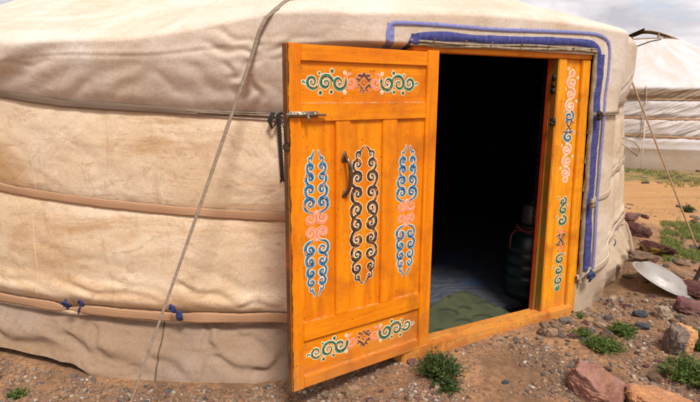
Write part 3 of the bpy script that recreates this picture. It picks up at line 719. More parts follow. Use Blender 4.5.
lin('lining', lambda z: 2.93+0*z, np.array([0, .2, .4, .6, .8, 1., 1.2, 1.4, 1.5, 1.622]), m_l)
lin('roof_lining', lambda z: 2.93-(z-1.622)*2.25, np.array([1.622, 1.8, 2.0, 2.2, 2.4, 2.58]), simple('shade_dark_felt', (.03, .025, .02), .95), hole=False)  # both linings coloured dark so bounced light leaves the interior in shade
mb = MB()                                             # crossing lattice laths
for k in range(36):
    for s in (-1, 1):
        th = np.radians(39+k*9.2+s*np.linspace(-11, 11, 12)); zz_ = np.linspace(.08, 1.55, 12)
        if any(13 < (math.degrees(a)+180) % 360-180 < 39 for a in th): continue
        mb.tube(np.stack([(2.90+s*.006)*np.sin(th), -(2.90+s*.006)*np.cos(th), zz_], 1), .009, 5)
mb.build('lattice', simple('red_brown_lath', (.13, .035, .015), .6), yurt)
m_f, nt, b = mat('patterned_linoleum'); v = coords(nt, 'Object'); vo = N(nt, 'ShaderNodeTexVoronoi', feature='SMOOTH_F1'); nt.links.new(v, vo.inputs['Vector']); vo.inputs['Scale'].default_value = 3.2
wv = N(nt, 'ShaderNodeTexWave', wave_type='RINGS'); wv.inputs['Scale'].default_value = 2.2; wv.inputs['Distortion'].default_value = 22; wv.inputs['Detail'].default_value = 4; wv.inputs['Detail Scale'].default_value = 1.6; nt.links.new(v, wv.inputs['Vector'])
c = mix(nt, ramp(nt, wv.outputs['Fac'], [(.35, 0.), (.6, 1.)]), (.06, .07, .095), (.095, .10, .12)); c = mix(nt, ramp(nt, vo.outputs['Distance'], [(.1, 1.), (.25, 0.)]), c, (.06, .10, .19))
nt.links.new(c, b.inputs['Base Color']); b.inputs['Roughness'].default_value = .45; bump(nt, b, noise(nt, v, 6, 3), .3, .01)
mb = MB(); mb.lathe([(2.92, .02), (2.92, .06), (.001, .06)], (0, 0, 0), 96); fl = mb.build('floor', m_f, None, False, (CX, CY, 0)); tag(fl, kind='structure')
def fpt(lx, ly, z=0): return np.array([ORG[0]+d_d[0]*lx-n_d[0]*ly, ORG[1]+d_d[1]*lx-n_d[1]*ly, z])
# olive mat with crescents
m_m, nt, b = mat('olive_mat'); v = coords(nt, 'Object'); 
n1 = noise(nt, v, 7, 4, .6); c = mix(nt, ramp(nt, n1, [(.35, 0.), (.65, 1.)]), (.085, .09, .040), (.05, .058, .028))
vo = N(nt, 'ShaderNodeTexVoronoi'); vo.inputs['Scale'].default_value = 5.4; vo.inputs['Randomness'].default_value = .55; nt.links.new(v, vo.inputs['Vector'])
v2 = N(nt, 'ShaderNodeVectorMath', operation='ADD'); nt.links.new(v, v2.inputs[0]); v2.inputs[1].default_value = (.03, .022, 0)
vo2 = N(nt, 'ShaderNodeTexVoronoi'); vo2.inputs['Scale'].default_value = 5.4; vo2.inputs['Randomness'].default_value = .55; nt.links.new(v2.outputs[0], vo2.inputs['Vector'])
ins = ramp(nt, vo.outputs['Distance'], [(.36, 1.), (.39, 0.)]); outs = ramp(nt, vo2.outputs['Distance'], [(.34, 0.), (.38, 1.)])
mm = N(nt, 'ShaderNodeMath', operation='MULTIPLY'); nt.links.new(ins, mm.inputs[0]); nt.links.new(outs, mm.inputs[1])
c = mix(nt, mm.outputs[0], c, (.03, .042, .02)); nt.links.new(c, b.inputs['Base Color']); b.inputs['Roughness'].default_value = .8; bump(nt, b, n1, .4, .01)
nx, ny = 60, 40; lx = np.linspace(-.72, .26, nx); ly = np.linspace(.13, .60, ny); LX, LY = np.meshgrid(lx, ly, indexing='ij')
edge_w = LY+(LY-.13)/.47*(.05*np.sin(LX*9)+.05*LX)
Pm = np.stack([LX, edge_w, .0665+.006*fbm(LX*5, LY*5, 0, 3)], -1)
Pm[:, 0, 2] = .0605; Pm[:, -1, 2] = .0605; Pm[0, :, 2] = .0605; Pm[-1, :, 2] = .0605
mt = link('floor_mat', grid_mesh('floor_mat', Pm), m_m); mt.location = (ORG[0], ORG[1], 0); mt.rotation_euler = (0, 0, math.radians(FA))
tag(mt, 'olive green mat with dark crescent shapes on the yurt floor inside the threshold', 'mat')
# water drum by the right post, pot on it, red cord round its neck
dp = atz(523, 300, .065); dp[1] += .10; dp[0] += .055
drum = empty('water_drum', (dp[0], dp[1], .0615)); tag(drum, 'dark teal ribbed plastic drum standing inside the doorway behind the right post', 'drum')
mb = MB(); prof = [(.001, 0), (.135, 0), (.15, .012), (.152, .05), (.146, .07), (.152, .09)]
for z in (.17, .25, .33): prof += [(.153, z-.03), (.155, z-.012), (.146, z), (.155, z+.012)]
prof += [(.153, .37), (.148, .41), (.12, .45), (.085, .465), (.085, .50), (.07, .503), (.001, .503)]
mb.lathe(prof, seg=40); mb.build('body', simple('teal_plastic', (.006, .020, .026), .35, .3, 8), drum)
mb = MB(); mb.lathe([(.09, .47), (.097, .475), (.097, .498), (.09, .503)], seg=32); mb.build('rim', M_iron, drum)
pot = empty('metal_can', (dp[0], dp[1], .5655)); tag(pot, 'dull metal can standing on top of the teal drum', 'can')
mb = MB(); mb.lathe([(.001, .0), (.062, 0), (.068, .01), (.068, .10), (.060, .115)], seg=32); mb.build('body', simple('dull_tin', (.16, .15, .14), .5, .3, 20, .7), pot)
mb = MB(); mb.lathe([(.064, .116), (.066, .122), (.03, .135), (.012, .137), (.014, .15), (.001, .152)], seg=32); mb.build('lid', bpy.data.materials['dull_tin'], pot)
mb = MB(); rr_ = []
for i in range(60):
    a = i*.32; rr_.append((dp[0]+.10*math.cos(a+2.4), dp[1]+.10*math.sin(a+2.4), .545+.012*math.sin(i*.9)-.0006*i))
rr_ += [(dp[0]-.13, dp[1]-.06, .53), (dp[0]-.155, dp[1]-.07, .50), (dp[0]-.16, dp[1]-.08, .45), (dp[0]-.158, dp[1]-.07, .41)]
mb.tube(rr_, .006, 6); o = mb.build('red_cord', simple('red_cord', (.22, .04, .035), .8)); tag(o, 'red and pink cord looped round the neck of the teal drum', 'cord')
# low cabinet deep inside on the left
cb = empty('cabinet', (-.35, 6.9, .0615), .15); tag(cb, 'low dark cabinet with thin red edges deep inside the yurt', 'cabinet')
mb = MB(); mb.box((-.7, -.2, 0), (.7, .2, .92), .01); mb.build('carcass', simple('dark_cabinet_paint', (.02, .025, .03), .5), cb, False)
mb = MB()
for z in (.02, .45, .90): mb.box((-.7, -.218, z), (.7, -.201, z+.025), .003)
mb.build('red_edge', simple('dull_red_paint', (.14, .02, .015), .5), cb, False)
for x in (-.35, .35):
    mb = MB(); mb.box((x-.33, -.212, .50), (x+.33, -.2015, .87), .004); mb.build('drawer_front', simple('dark_door_paint', (.03, .03, .04), .5), cb, False)
# ------------------------------------------------------------------ ground
def smoothmin(a, b, k): h_ = np.clip(.5+.5*(b-a)/k, 0, 1); return b*(1-h_)+a*h_-k*h_*(1-h_)
def gz(x, y):
    x = np.asarray(x, float); y = np.asarray(y, float)
    rc = np.hypot(x-CX, y-CY)
    g = -.02+.07*sstep(x, -.55, .25)*sstep(y, 7, 4)+.055*np.exp(-((x-1.05)/.85)**2-((y-2.85)/.5)**2)
    g = g+.11*np.exp(-((rc-3.42)/.38)**2)*sstep(x, 1.6, 2.3)*sstep(y, 7.0, 5.5)
    near = np.exp(-np.hypot(x-1, y-3)/9.)
    g = g+(.035*fbm(x*.9, y*.9, .5, 3)+.010*fbm(x*4, y*4, 1., 3))*near*sstep(rc, 3.15, 3.5)+.0065*fbm(x*13, y*13, 2., 4)*np.exp(-np.hypot(x-1, y-2.6)/2.5)
    far = np.hypot(x, y)
    g = g+.25*fbm(x*.04, y*.04, 3., 3)*sstep(far, 14, 60)+3.*fbm(x*.004, y*.004, 5., 3)*sstep(far, 80, 500)
    return np.where(rc < 3.18, np.minimum(g, -.02+.0*g), g)
def graded(a, b, s, far, grow=1.18):
    c = list(np.arange(a, b, s)); st = s
    x = b
    while x < far: c.append(x); st *= grow; x += st
    x = a; st = s
    while x > -far: st *= grow; x -= st; c.insert(0, x)
    return np.array(c)
gx = graded(-2.7, 4.2, .014, 2500); gy = graded(1.5, 6.2, .014, 2500)
GX, GY = np.meshgrid(gx, gy, indexing='ij'); Pg = np.stack([GX, GY, gz(GX, GY)], -1)
m_g, nt, b = mat('dirt'); v = coords(nt, 'Object')
big = noise(nt, v, .55, 5, .6, .5); mid = noise(nt, v, 3.2, 7, .65, .4); fine = noise(nt, v, 38, 8, .72); grit = noise(nt, v, 170, 4, .7)
c = mix(nt, ramp(nt, mid, [(.40, 0.), (.60, 1.)]), (.42, .225, .115), (.20, .115, .066))
c = mix(nt, ramp(nt, fine, [(.42, 0.), (.62, .85)]), c, (.155, .09, .052))
c = mix(nt, ramp(nt, grit, [(.60, 0.), (.68, .6)]), c, (.52, .38, .26))
c = mix(nt, ramp(nt, grit, [(.30, .5), (.38, 0.)]), c, (.07, .045, .03))
# farther off the dust is paler and more orange, with thin grass away from the track
sep = N(nt, 'ShaderNodeSeparateXYZ'); nt.links.new(v, sep.inputs[0])
fy = N(nt, 'ShaderNodeMapRange'); nt.links.new(sep.outputs['Y'], fy.inputs[0]); fy.inputs[1].default_value = 5.0; fy.inputs[2].default_value = 6.2
fy2 = N(nt, 'ShaderNodeMapRange'); nt.links.new(sep.outputs['Y'], fy2.inputs[0]); fy2.inputs[1].default_value = 8.2; fy2.inputs[2].default_value = 9.3
nz_ = noise(nt, v, 1.6, 6, .65, .6)
ca = N(nt, 'ShaderNodeMath', operation='ADD'); nt.links.new(fy.outputs[0], ca.inputs[0]); sc2 = N(nt, 'ShaderNodeMath', operation='MULTIPLY'); nt.links.new(nz_, sc2.inputs[0]); sc2.inputs[1].default_value = .8
nt.links.new(sc2.outputs[0], ca.inputs[1])
streak = noise(nt, coords(nt, 'Object', (.5, 3.5, 1)), 1.6, 6, .65, .8)
track = mix(nt, ramp(nt, streak, [(.35, 0.), (.66, 1.)]), (.50, .27, .115), (.36, .195, .09))
track = mix(nt, ramp(nt, fine, [(.45, 0.), (.75, .45)]), track, (.25, .15, .08))
c = mix(nt, ramp(nt, ca.outputs[0], [(.75, 0.), (.95, 1.)]), c, track)
cb_ = N(nt, 'ShaderNodeMath', operation='ADD'); nt.links.new(fy2.outputs[0], cb_.inputs[0]); nt.links.new(sc2.outputs[0], cb_.inputs[1])
grs = mix(nt, ramp(nt, noise(nt, v, 4.5, 8, .7, .4), [(.44, 0.), (.60, 1.)]), (.30, .19, .09), (.12, .13, .035))
c = mix(nt, ramp(nt, cb_.outputs[0], [(.85, 0.), (1., 1.)]), c, grs)
nt.links.new(c, b.inputs['Base Color']); b.inputs['Roughness'].default_value = .95; b.inputs['Specular IOR Level'].default_value = .1
p = bump(nt, b, fine, .8, .012); bump(nt, b, grit, .6, .004, p)
tag(link('ground', grid_mesh('ground', Pg), m_g), kind='structure')
# distant hills
th = np.linspace(-PI, PI, 241); rr = np.array([900., 1150, 1500, 2000.]); TH, RR = np.meshgrid(th, rr, indexing='ij')
hz_ = np.array([-8., 20, 55, 60.])[None]*(1+.7*fbm(3*np.cos(TH), 3*np.sin(TH), RR*.001, 4))
tag(link('hills', grid_mesh('hills', np.stack([RR*np.sin(TH), RR*np.cos(TH), hz_], -1)), simple('steppe_hills', (.20, .17, .09), .95, .4, .004)), kind='structure')
# ------------------------------------------------------------------ stones
def ico(sub):
    bm = bmesh.new(); bmesh.ops.create_icosphere(bm, subdivisions=sub, radius=1); v = np.array([x.co[:] for x in bm.verts]); f = [[x.index for x in q.verts] for q in bm.faces]; bm.free(); return v, f
ICO = {k: ico(k) for k in (1, 2, 3, 4, 5, 6)}
def rock_verts(sub, seed, planes=9, rough=.05, round_=.0):
    r_ = np.random.default_rng(seed); V = ICO[sub][0]
    n = r_.normal(size=(planes, 3)); n /= np.linalg.norm(n, axis=1)[:, None]; n = np.concatenate([n, [[0, 0, 1], [0, 0, -1], [1, 0, 0], [-1, 0, 0], [0, 1, 0], [0, -1, 0]]]); dd = r_.uniform(.62, .98, len(n))
    dot = V@n.T; q = np.where(dot > 1e-3, dd/np.maximum(dot, 1e-3), 9); q = np.sort(q, 1)
    r = q[:, 0]
    r = r*(1-round_)+.85*round_
    k = seed*3.7
    r = r*(1+1.7*rough*fbm(V[:, 0]*2.2+k, V[:, 1]*2.2, V[:, 2]*2.2, 4 if sub > 3 else 2)+(rough*.8*fbm(V[:, 0]*7+k, V[:, 1]*7, V[:, 2]*7, 4) if sub > 3 else 0))
    return V*r[:, None]
def noise_v(nt, v, scale):
    n = N(nt, 'ShaderNodeTexNoise'); n.inputs['Scale'].default_value = scale; nt.links.new(v, n.inputs['Vector'])
    m = N(nt, 'ShaderNodeMix', data_type='RGBA', blend_type='LINEAR_LIGHT'); m.inputs[0].default_value = .15; nt.links.new(v, m.inputs[6]); nt.links.new(n.outputs['Color'], m.inputs[7]); return m.outputs[2]
def rock_mat(name, a, b_, c3, scale=6, streaky=(1, 1, 1), rot=(.4, .2, .3)):
    m, nt, b = mat(name); v = coords(nt, 'Object', streaky, rot)
    n1 = noise(nt, v, scale, 7, .68, .6); n2 = noise(nt, v, scale*5, 8, .72); n3 = noise(nt, v, scale*.6, 5, .6, .3)
    c = mix(nt, ramp(nt, n1, [(.38, 0.), (.62, 1.)]), a, b_); c = mix(nt, ramp(nt, n3, [(.50, 0.), (.64, .85)]), c, c3)
    c = mix(nt, ramp(nt, n2, [(.55, 0.), (.75, .7)]), c, tuple(x*.35 for x in b_))
    nt.links.new(c, b.inputs['Base Color']); b.inputs['Roughness'].default_value = .85; b.inputs['Specular IOR Level'].default_value = .3
    nv = N(nt, 'ShaderNodeTexVoronoi', feature='DISTANCE_TO_EDGE'); nv.inputs['Scale'].default_value = scale*1.1; nt.links.new(noise_v(nt, v, scale), nv.inputs['Vector'])
    cr = ramp(nt, nv.outputs['Distance'], [(.0, 0.), (.03, 1.)])
    p = bump(nt, b, n1, .8, .04); p = bump(nt, b, cr, .5, .006, p); bump(nt, b, n2, .9, .014, p); return m
RM = dict(
    lichen=rock_mat('dark_rock_with_lichen', (.11, .035, .028), (.055, .022, .02), (.36, .24, .03), 7),
    pinkr=rock_mat('pink_granite', (.42, .22, .165), (.22, .09, .06), (.44, .22, .09), 7, (1, .5, 1.4)),
    orange=rock_mat('orange_rock', (.62, .30, .13), (.44, .19, .10), (.40, .25, .18), 8),
    dark=rock_mat('dark_red_rock', (.12, .035, .028), (.055, .022, .02), (.20, .10, .07), 10),
    purple=rock_mat('purple_rock', (.24, .10, .095), (.13, .06, .06), (.33, .19, .15), 9),
    grey=rock_mat('grey_rock', (.24, .21, .18), (.13, .11, .10), (.32, .25, .18), 12),
    blue=rock_mat('blue_grey_slate', (.085, .095, .11), (.045, .05, .06), (.14, .13, .12), 12),
    tan=rock_mat('tan_stone', (.44, .29, .17), (.34, .20, .11), (.50, .37, .25), 12),
    pale=rock_mat('pale_stone', (.52, .38, .27), (.36, .26, .19), (.60, .47, .36), 12),
    brown=rock_mat('brown_stone', (.24, .145, .085), (.15, .085, .05), (.30, .20, .13), 12))
# two-tone boulder: dark grey-brown face to the left, orange face to the right
m_b, nt, b = mat('two_tone_boulder'); v = coords(nt, 'Object'); sp_ = N(nt, 'ShaderNodeSeparateXYZ'); nt.links.new(v, sp_.inputs[0])
nn_ = noise(nt, v, 9, 6, .65); ad = N(nt, 'ShaderNodeMath', operation='MULTIPLY_ADD'); nt.links.new(nn_, ad.inputs[0]); ad.inputs[1].default_value = .10; nt.links.new(sp_.outputs['X'], ad.inputs[2])
n2 = noise(nt, v, 26, 8, .7); ca_ = mix(nt, ramp(nt, n2, [(.35, 0.), (.62, 1.)]), (.26, .185, .14), (.10, .075, .065)); cb2 = mix(nt, ramp(nt, nn_, [(.35, 0.), (.65, 1.)]), (.60, .31, .13), (.42, .20, .10))
nt.links.new(mix(nt, ramp(nt, ad.outputs[0], [(.040, 0.), (.058, 1.)]), ca_, cb2), b.inputs['Base Color']); b.inputs['Roughness'].default_value = .9; p = bump(nt, b, nn_, .6, .03); bump(nt, b, n2, .7, .01, p)
RM['two'] = m_b
def rock(name, x, y, size, rz, m, label, seed, sub=5, sink=.3, tilt=(0, 0), planes=9, rough=.06, cat='rock', group=None, extra=None, round_=0.):
    V = rock_verts(sub, seed, planes+4, rough*1.25, max(round_, .12))*np.array(size)/2
    if tilt != (0, 0): V = V@np.array(Matrix.Rotation(tilt[0], 3, 'X')@Matrix.Rotation(tilt[1], 3, 'Y')).T
    V[:, 2] -= V[:, 2].min()
    me = bpy.data.meshes.new(name); me.from_pydata(V.tolist(), [], ICO[sub][1]); me.update()
    o = link(name, me, RM[m] if isinstance(m, str) else m); me.set_sharp_from_angle(angle=math.radians(50))
    o.location = (x, y, float(gz(x, y))-sink*V[:, 2].max()); o.rotation_euler = (0, 0, rz)
    tag(o, label, cat, group); return o
def at(px, py, z=None):
    if z is not None: return atz(px, py, z)[:2]
    z = .04
    for _ in range(4): p = atz(px, py, z); z = float(gz(p[0], p[1]))
    return p[:2]
x, y = at(592, 395); rock('rock', x+.02, y+.03, (.33, .23, .17), -.55, 'pinkr', 'large pinkish red angular rock at the bottom edge of the picture, right of centre', 11, 6, .32, (.1, .22), 7, .05)
x, y = at(648, 402); rock('rock', x+.03, y-.06, (.36, .20, .12), -.12, 'orange', 'orange pink slab of rock at the bottom edge beside the large pinkish red rock', 23, 6, .3, (0, .08), 7, .06)
x, y = at(682, 357); rock('rock', x, y+.06, (.165, .17, .235), .2, 'two', 'upright boulder with a grey left face and an orange right face', 31, 6, .14, (0, .1), 8, .06)
x, y = at(664, 320); rock('rock', x+.02, y+.03, (.11, .10, .10), .5, 'pale', 'pale rock streaked with orange wedged above left of the two-tone boulder', 37, 5, .2)
x, y = at(692, 318); rock('rock', x+.04, y+.08, (.24, .15, .115), -.35, 'purple', 'dark maroon rock behind the two-tone boulder', 41, 5, .2, (.0, .2))
x, y = at(691, 300); rock('rock', x+.07, y+.09, (.22, .18, .13), .3, 'dark', 'dark brown rock with lichen right of the basin, behind the maroon rock', 43, 5, .2)
x, y = at(660, 256); rock('rock', x, y+.07, (.28, .17, .13), -.75, 'lichen', 'dark red rock with a yellow lichen patch uphill of the basin', 47, 6, .12, (0, .12), 8)
x, y = at(643, 238); rock('rock', x, y+.10, (.27, .18, .12), -.9, 'dark', 'dark reddish rock farthest up the rubble bank beside the yurt', 53, 5, .12, (0, .1), 8)
x, y = at(634, 224); rock('rock', x, y+.1, (.20, .16, .12), -.4, 'purple', 'brown rock just clear of the yurt wall at the top of the rubble bank', 59, 5, .1)
x, y = at(645, 262); rock('rock', x-.02, y+.10, (.30, .18, .10), -.8, 'brown', 'earthy brown rock uphill of the upturned basin', 61, 5, .3)
x, y = at(641, 317); rock('rock', x, y+.01, (.115, .07, .045), -.15, 'blue', 'upper of two flat blue-grey stones left of the two-tone boulder', 67, 4, .15)
x, y = at(642, 329); rock('rock', x, y+.01, (.10, .065, .04), -.35, 'blue', 'lower of two flat blue-grey stones left of the two-tone boulder', 71, 4, .15)
x, y = at(551, 339); rock('stone', x+.01, y+.02, (.085, .05, .075), .2, 'tan', 'tan pointed stone below the right end of the threshold', 73, 5, .12, (0, .1), 9, .03, 'stone')
x, y = at(566, 323); rock('stone', x, y+.01, (.085, .055, .04), -.1, 'grey', 'rounded grey stone against the foot of the right door post', 79, 5, .2, cat='stone', round_=.6, rough=.03)
x, y = at(590, 322); rock('stone', x, y+.01, (.075, .05, .035), .4, 'tan', 'flat tan stone lying just right of the rounded grey stone at the post foot', 80, 4, .2, cat='stone', round_=.5, rough=.03)
x, y = at(601, 328); rock('stone', x, y, (.05, .13, .05), .25, 'pale', 'long pale stone leaning toward the yurt skirt right of the post', 83, 5, .25, cat='stone', round_=.2, rough=.03)
x, y = at(353, 398); rock('stone', x, y+.015, (.085, .06, .07), .2, 'tan', 'brown tan angular stone under the lower edge of the open door leaf', 89, 5, .12, (.0, .1), 8, .03, 'stone')
x, y = at(412, 364); rock('stone', x, y+.01, (.055, .04, .035), .5, 'purple', 'small purple red stone under the right end of the open door leaf', 97, 4, .15, cat='stone', rough=.03)
x, y = at(656, 383); rock('stone', x, y+.015, (.075, .055, .055), -.2, 'brown', 'squarish brown stone low on the right, left of the paler brown one', 101, 5, .15, cat='stone', rough=.03)
x, y = at(672, 380); rock('stone', x+.01, y+.03, (.10, .07, .085), .4, 'brown', 'humped brown stone just left of the leafy green weed at the right edge', 103, 5, .2, cat='stone', round_=.3)
x, y = at(611, 302); rock('stone', x+.02, y+.02, (.09, .06, .05), .6, 'pale', 'pale stone at the foot of the skirt on the right side of the yurt', 107, 4, .2, cat='stone', rough=.03)
x, y = at(438, 388); rock('stone', x, y, (.05, .035, .03), .1, 'pale', 'pale stone in front of the green weed by the threshold', 109, 4, .2, cat='stone', rough=.03)
x, y = at(505, 383); rock('stone', x, y, (.04, .03, .02), .3, 'blue', 'small dark slate chip in the bare dirt in front of the doorway', 113, 4, .2, cat='stone', rough=.03)
# loose stones one can still count
protos = []
for i, mk in enumerate(('grey', 'tan', 'pale', 'brown', 'brown', 'purple', 'grey', 'tan')):
    V = rock_verts(3, 200+i, 8, .04, .35)*.5*np.array([1, .75, .55]); V[:, 2] -= V[:, 2].min()
    me = bpy.data.meshes.new('stone'); me.from_pydata(V.tolist(), [], ICO[3][1]); me.update(); me.materials.append(RM[mk]); me.polygons.foreach_set('use_smooth', [True]*len(me.polygons)); me.set_sharp_from_angle(angle=math.radians(35)); protos.append(me)
spots = []
def scat(n, x0, y0, x1, y1, s0, s1):
    for _ in range(n):
        px = random.uniform(x0, x1); py = random.uniform(y0, y1); q = at(px, py)
        if math.hypot(q[0]-CX, q[1]-CY) < 3.30: continue
        spots.append((q[0], q[1], random.uniform(s0, s1)))
scat(60, 538, 314, 612, 342, .03, .075); scat(24, 300, 372, 470, 402, .015, .035); scat(56, 560, 330, 700, 402, .015, .06); scat(46, 600, 262, 700, 330, .02, .075)
scat(18, 470, 330, 560, 402, .012, .025); scat(26, 0, 362, 290, 402, .012, .028); scat(26, 625, 166, 700, 184, .05, .13); scat(46, 618, 205, 700, 275, .04, .13); scat(10, 590, 300, 640, 322, .02, .04)
for i, (x, y, s) in enumerate(spots):
    o = bpy.data.objects.new('stone', random.choice(protos)); COL.objects.link(o)
    o.location = (x, y, float(gz(x, y))-.12*s); o.rotation_euler = (random.uniform(-.2, .2), random.uniform(-.2, .2), random.uniform(0, 6.3)); o.scale = (s, s*random.uniform(.7, 1.1), s*random.uniform(.7, 1.2))
    far_ = y > 7
    tag(o, 'stone lying in the scrubby ground at the foot of the far yurt' if far_ else 'loose stone half bedded in the gravelly dirt around the near yurt', 'stone', 'stones at the foot of the far yurt' if far_ else 'loose stones around the near yurt')
# gravel: thousands of grains, one mesh
mb_v = []; mb_f = []; mb_c = []; base_n = 0
gV1 = [rock_verts(1, 300+i, 6, .0, .0)*np.array([1, .8, .55]) for i in range(6)]; gF1 = ICO[1][1]
gV2 = [rock_verts(2, 320+i, 6, .06, .0)*np.array([1, .8, .55]) for i in range(6)]; gF2 = ICO[2][1]
pal = .78*np.array([(.34, .20, .12), (.30, .17, .10), (.26, .16, .10), (.38, .23, .14), (.40, .24, .14), (.32, .19, .11), (.46, .29, .17), (.24, .14, .085), (.36, .21, .13), (.30, .25, .21), (.44, .33, .24), (.20, .14, .10), (.50, .41, .33), (.34, .19, .12), (.13, .12, .12), (.40, .27, .17), (.25, .16, .12), (.56, .47, .38), (.28, .13, .10)])
NG = 120000
n1_ = int(NG*.86); qx, qy, _q = at_many(rng.uniform(-60, 760, n1_), rng.uniform(296, 430, n1_))
qx = np.concatenate([qx, rng.uniform(-3, 4.5, NG-n1_)]); qy = np.concatenate([qy, rng.uniform(1.6, 7, NG-n1_)])
rc = np.hypot(qx-CX, qy-CY); bt = np.degrees(np.arctan2(qx-CX, CY-qy))
keep = (rc > 3.27) & ~((qy > 5.2) & (rng.random(NG) < .6)) & (rng.random(NG) < .62+1.5*noise3(qx*2.1, qy*2.1, 4.)+1.0*noise3(qx*6, qy*6, 9.))
qx, qy = qx[keep], qy[keep]; qz = gz(qx, qy); cnt = len(qx)
S_ = .0016+.0042*rng.random(cnt)**2+np.where(rng.random(cnt) < .11, .012*rng.random(cnt)**1.3, 0)
S_ *= 1+.15*np.clip(qy-2, 0, None)
for big_ in (False, True):
    for vi in range(6):
        sel = np.where(((S_ > .0055) == big_) & (np.arange(cnt) % 6 == vi))[0]
        if not len(sel): continue
        V0 = (gV2 if big_ else gV1)[vi]; F0 = np.array(gF2 if big_ else gF1); k = len(sel)
        sc_ = np.stack([np.ones(k), rng.uniform(.65, 1.2, k), rng.uniform(.6, 1.4, k)], -1)*S_[sel, None]
        W = V0[None]*sc_[:, None]; a = rng.uniform(0, 6.3, k); ca_, sa_ = np.cos(a)[:, None], np.sin(a)[:, None]
        W = np.stack([W[..., 0]*ca_-W[..., 1]*sa_+qx[sel, None], W[..., 0]*sa_+W[..., 1]*ca_+qy[sel, None], W[..., 2]+(qz[sel]+S_[sel]*.18)[:, None]], -1)
        mb_v.append(W.reshape(-1, 3)); mb_f.append((F0[None]+(np.arange(k)*len(V0))[:, None, None]+base_n).reshape(-1, 3)); base_n += k*len(V0)
        cc = pal[rng.integers(0, len(pal), k)]*rng.uniform(.65, 1.15, k)[:, None]; cc = np.concatenate([cc, np.ones((k, 1))], 1); mb_c.append(np.repeat(cc, len(V0), 0))
V = np.concatenate(mb_v); Fq = np.concatenate(mb_f)
me = bpy.data.meshes.new('gravel'); me.vertices.add(len(V)); me.vertices.foreach_set('co', V.astype('f').ravel()); me.loops.add(Fq.size); me.loops.foreach_set('vertex_index', Fq.astype('i').ravel()); me.polygons.add(len(Fq)); me.polygons.foreach_set('loop_start', np.arange(0, Fq.size, 3, dtype='i')); me.update(calc_edges=True)
at_ = me.attributes.new('col', 'FLOAT_COLOR', 'POINT'); at_.data.foreach_set('color', np.concatenate(mb_c).astype('f').ravel())
m_gr, nt, b = mat('gravel'); a_ = N(nt, 'ShaderNodeAttribute', attribute_name='col'); v = coords(nt, 'Object')
nt.links.new(mix(nt, 1., a_.outputs['Color'], ramp(nt, noise(nt, v, 160, 4, .6), [(.3, .6), (.7, 1.15)]), 'MULTIPLY'), b.inputs['Base Color']); b.inputs['Roughness'].default_value = .85
tag(link('gravel', me, m_gr, None, False), 'fine gravel and grit strewn over the dirt round the near yurt', 'gravel', kind='stuff')
print('gravel', cnt)
# ------------------------------------------------------------------ weeds and grass
def leafmat(name, c, c2):
    m, nt, b = mat(name); a_ = N(nt, 'ShaderNodeAttribute', attribute_name='col')
    nt.links.new(mix(nt, a_.outputs['Fac'], c, c2), b.inputs['Base Color']); b.inputs['Roughness'].default_value = .6; b.inputs['Specular IOR Level'].default_value = .3
    b.inputs['Subsurface Weight'].default_value = 0; return m
L_dark = leafmat('dark_weed_leaf', (.018, .036, .009), (.085, .12, .028)); L_mid = leafmat('green_weed_leaf', (.035, .07, .012), (.14, .19, .035)); L_dry = leafmat('dry_grass', (.09, .14, .025), (.26, .26, .07))
def weed(x, y, w, h_, n, m, label, seed, leaf=.016, loc_z=None, lean=(0, 0)):
    r_ = random.Random(seed); mb = MB(); cols = []
    for k in range(n):
        a = r_.uniform(0, 6.283); q = r_.random()**.6*(1.35 if r_.random() < .1 else 1); bx, by = .25*w*q*math.cos(a), .25*w*q*math.sin(a)
        tip = Vector((w*.5*q*math.cos(a)*r_.uniform(.7, 1.2)+lean[0]*r_.random(), w*.5*q*math.sin(a)*r_.uniform(.7, 1.2)+lean[1]*r_.random(), h_*r_.uniform(.35, 1.)*(1-.45*q*q)*(1.35 if r_.random() < .12 else 1)))
        b0 = Vector((bx, by, -.01)); sh = r_.random()
        ns = r_.randint(7, 12)
        mid = (b0+tip)/2+Vector((0, 0, .25*h_*q))
        prev = b0
        for i in range(1, ns+1):
            s = i/ns; p = (1-s)**2*b0+2*s*(1-s)*mid+s*s*tip
            t = (p-prev).normalized() if (p-prev).length > 1e-6 else Vector((0, 0, 1)); side = t.cross(Vector((r_.uniform(-1, 1), r_.uniform(-1, 1), .3))).normalized()
            mb.add([prev-side*.0008, prev+side*.0008, p+side*.0008, p-side*.0008], [(0, 1, 2, 3)]); cols += [sh*.6]*4
            for j in range(3):
                d = Vector((r_.uniform(-1, 1), r_.uniform(-1, 1), r_.uniform(-.1, .9))).normalized(); l = leaf*r_.uniform(.6, 1.2); wv_ = d.cross(Vector((r_.uniform(-1, 1), r_.uniform(-1, 1), r_.uniform(-1, 1)))).normalized()*l*.17
                mb.add([p, p+d*l*.5+wv_, p+d*l, p+d*l*.5-wv_], [(0, 1, 2, 3)]); c_ = min(1, max(0, sh*.6+.45*s*r_.random())); cols += [c_]*4
            prev = p
    mb.c = [(c_, c_, c_, 1) for c_ in cols]
    o = mb.build('weed', m, None, False, (x, y, float(gz(x, y)))); tag(o, label, 'weed'); return o
x, y = at(440, 378); weed(x, y+.02, .23, .12, 190, L_dark, 'dark green bushy weed at the left end of the threshold under the door leaf', 1)
x, y = at(432, 384); weed(x+.06, y-.03, .15, .05, 60, L_dark, 'low fringe of dark green weed spreading in front of the bushy weed', 9)
x, y = at(598, 348); weed(x, y, .20, .06, 150, L_mid, 'low dark green weed below the right door post', 2, .014, None, (.05, -.03))
x, y = at(588, 338); weed(x-.03, y+.01, .12, .05, 70, L_mid, 'small upper left part of the weed clump below the right post', 12, .012)
x, y = at(622, 333); weed(x, y, .17, .055, 130, L_mid, 'low green weed left of the two blue-grey stones', 3, .014)
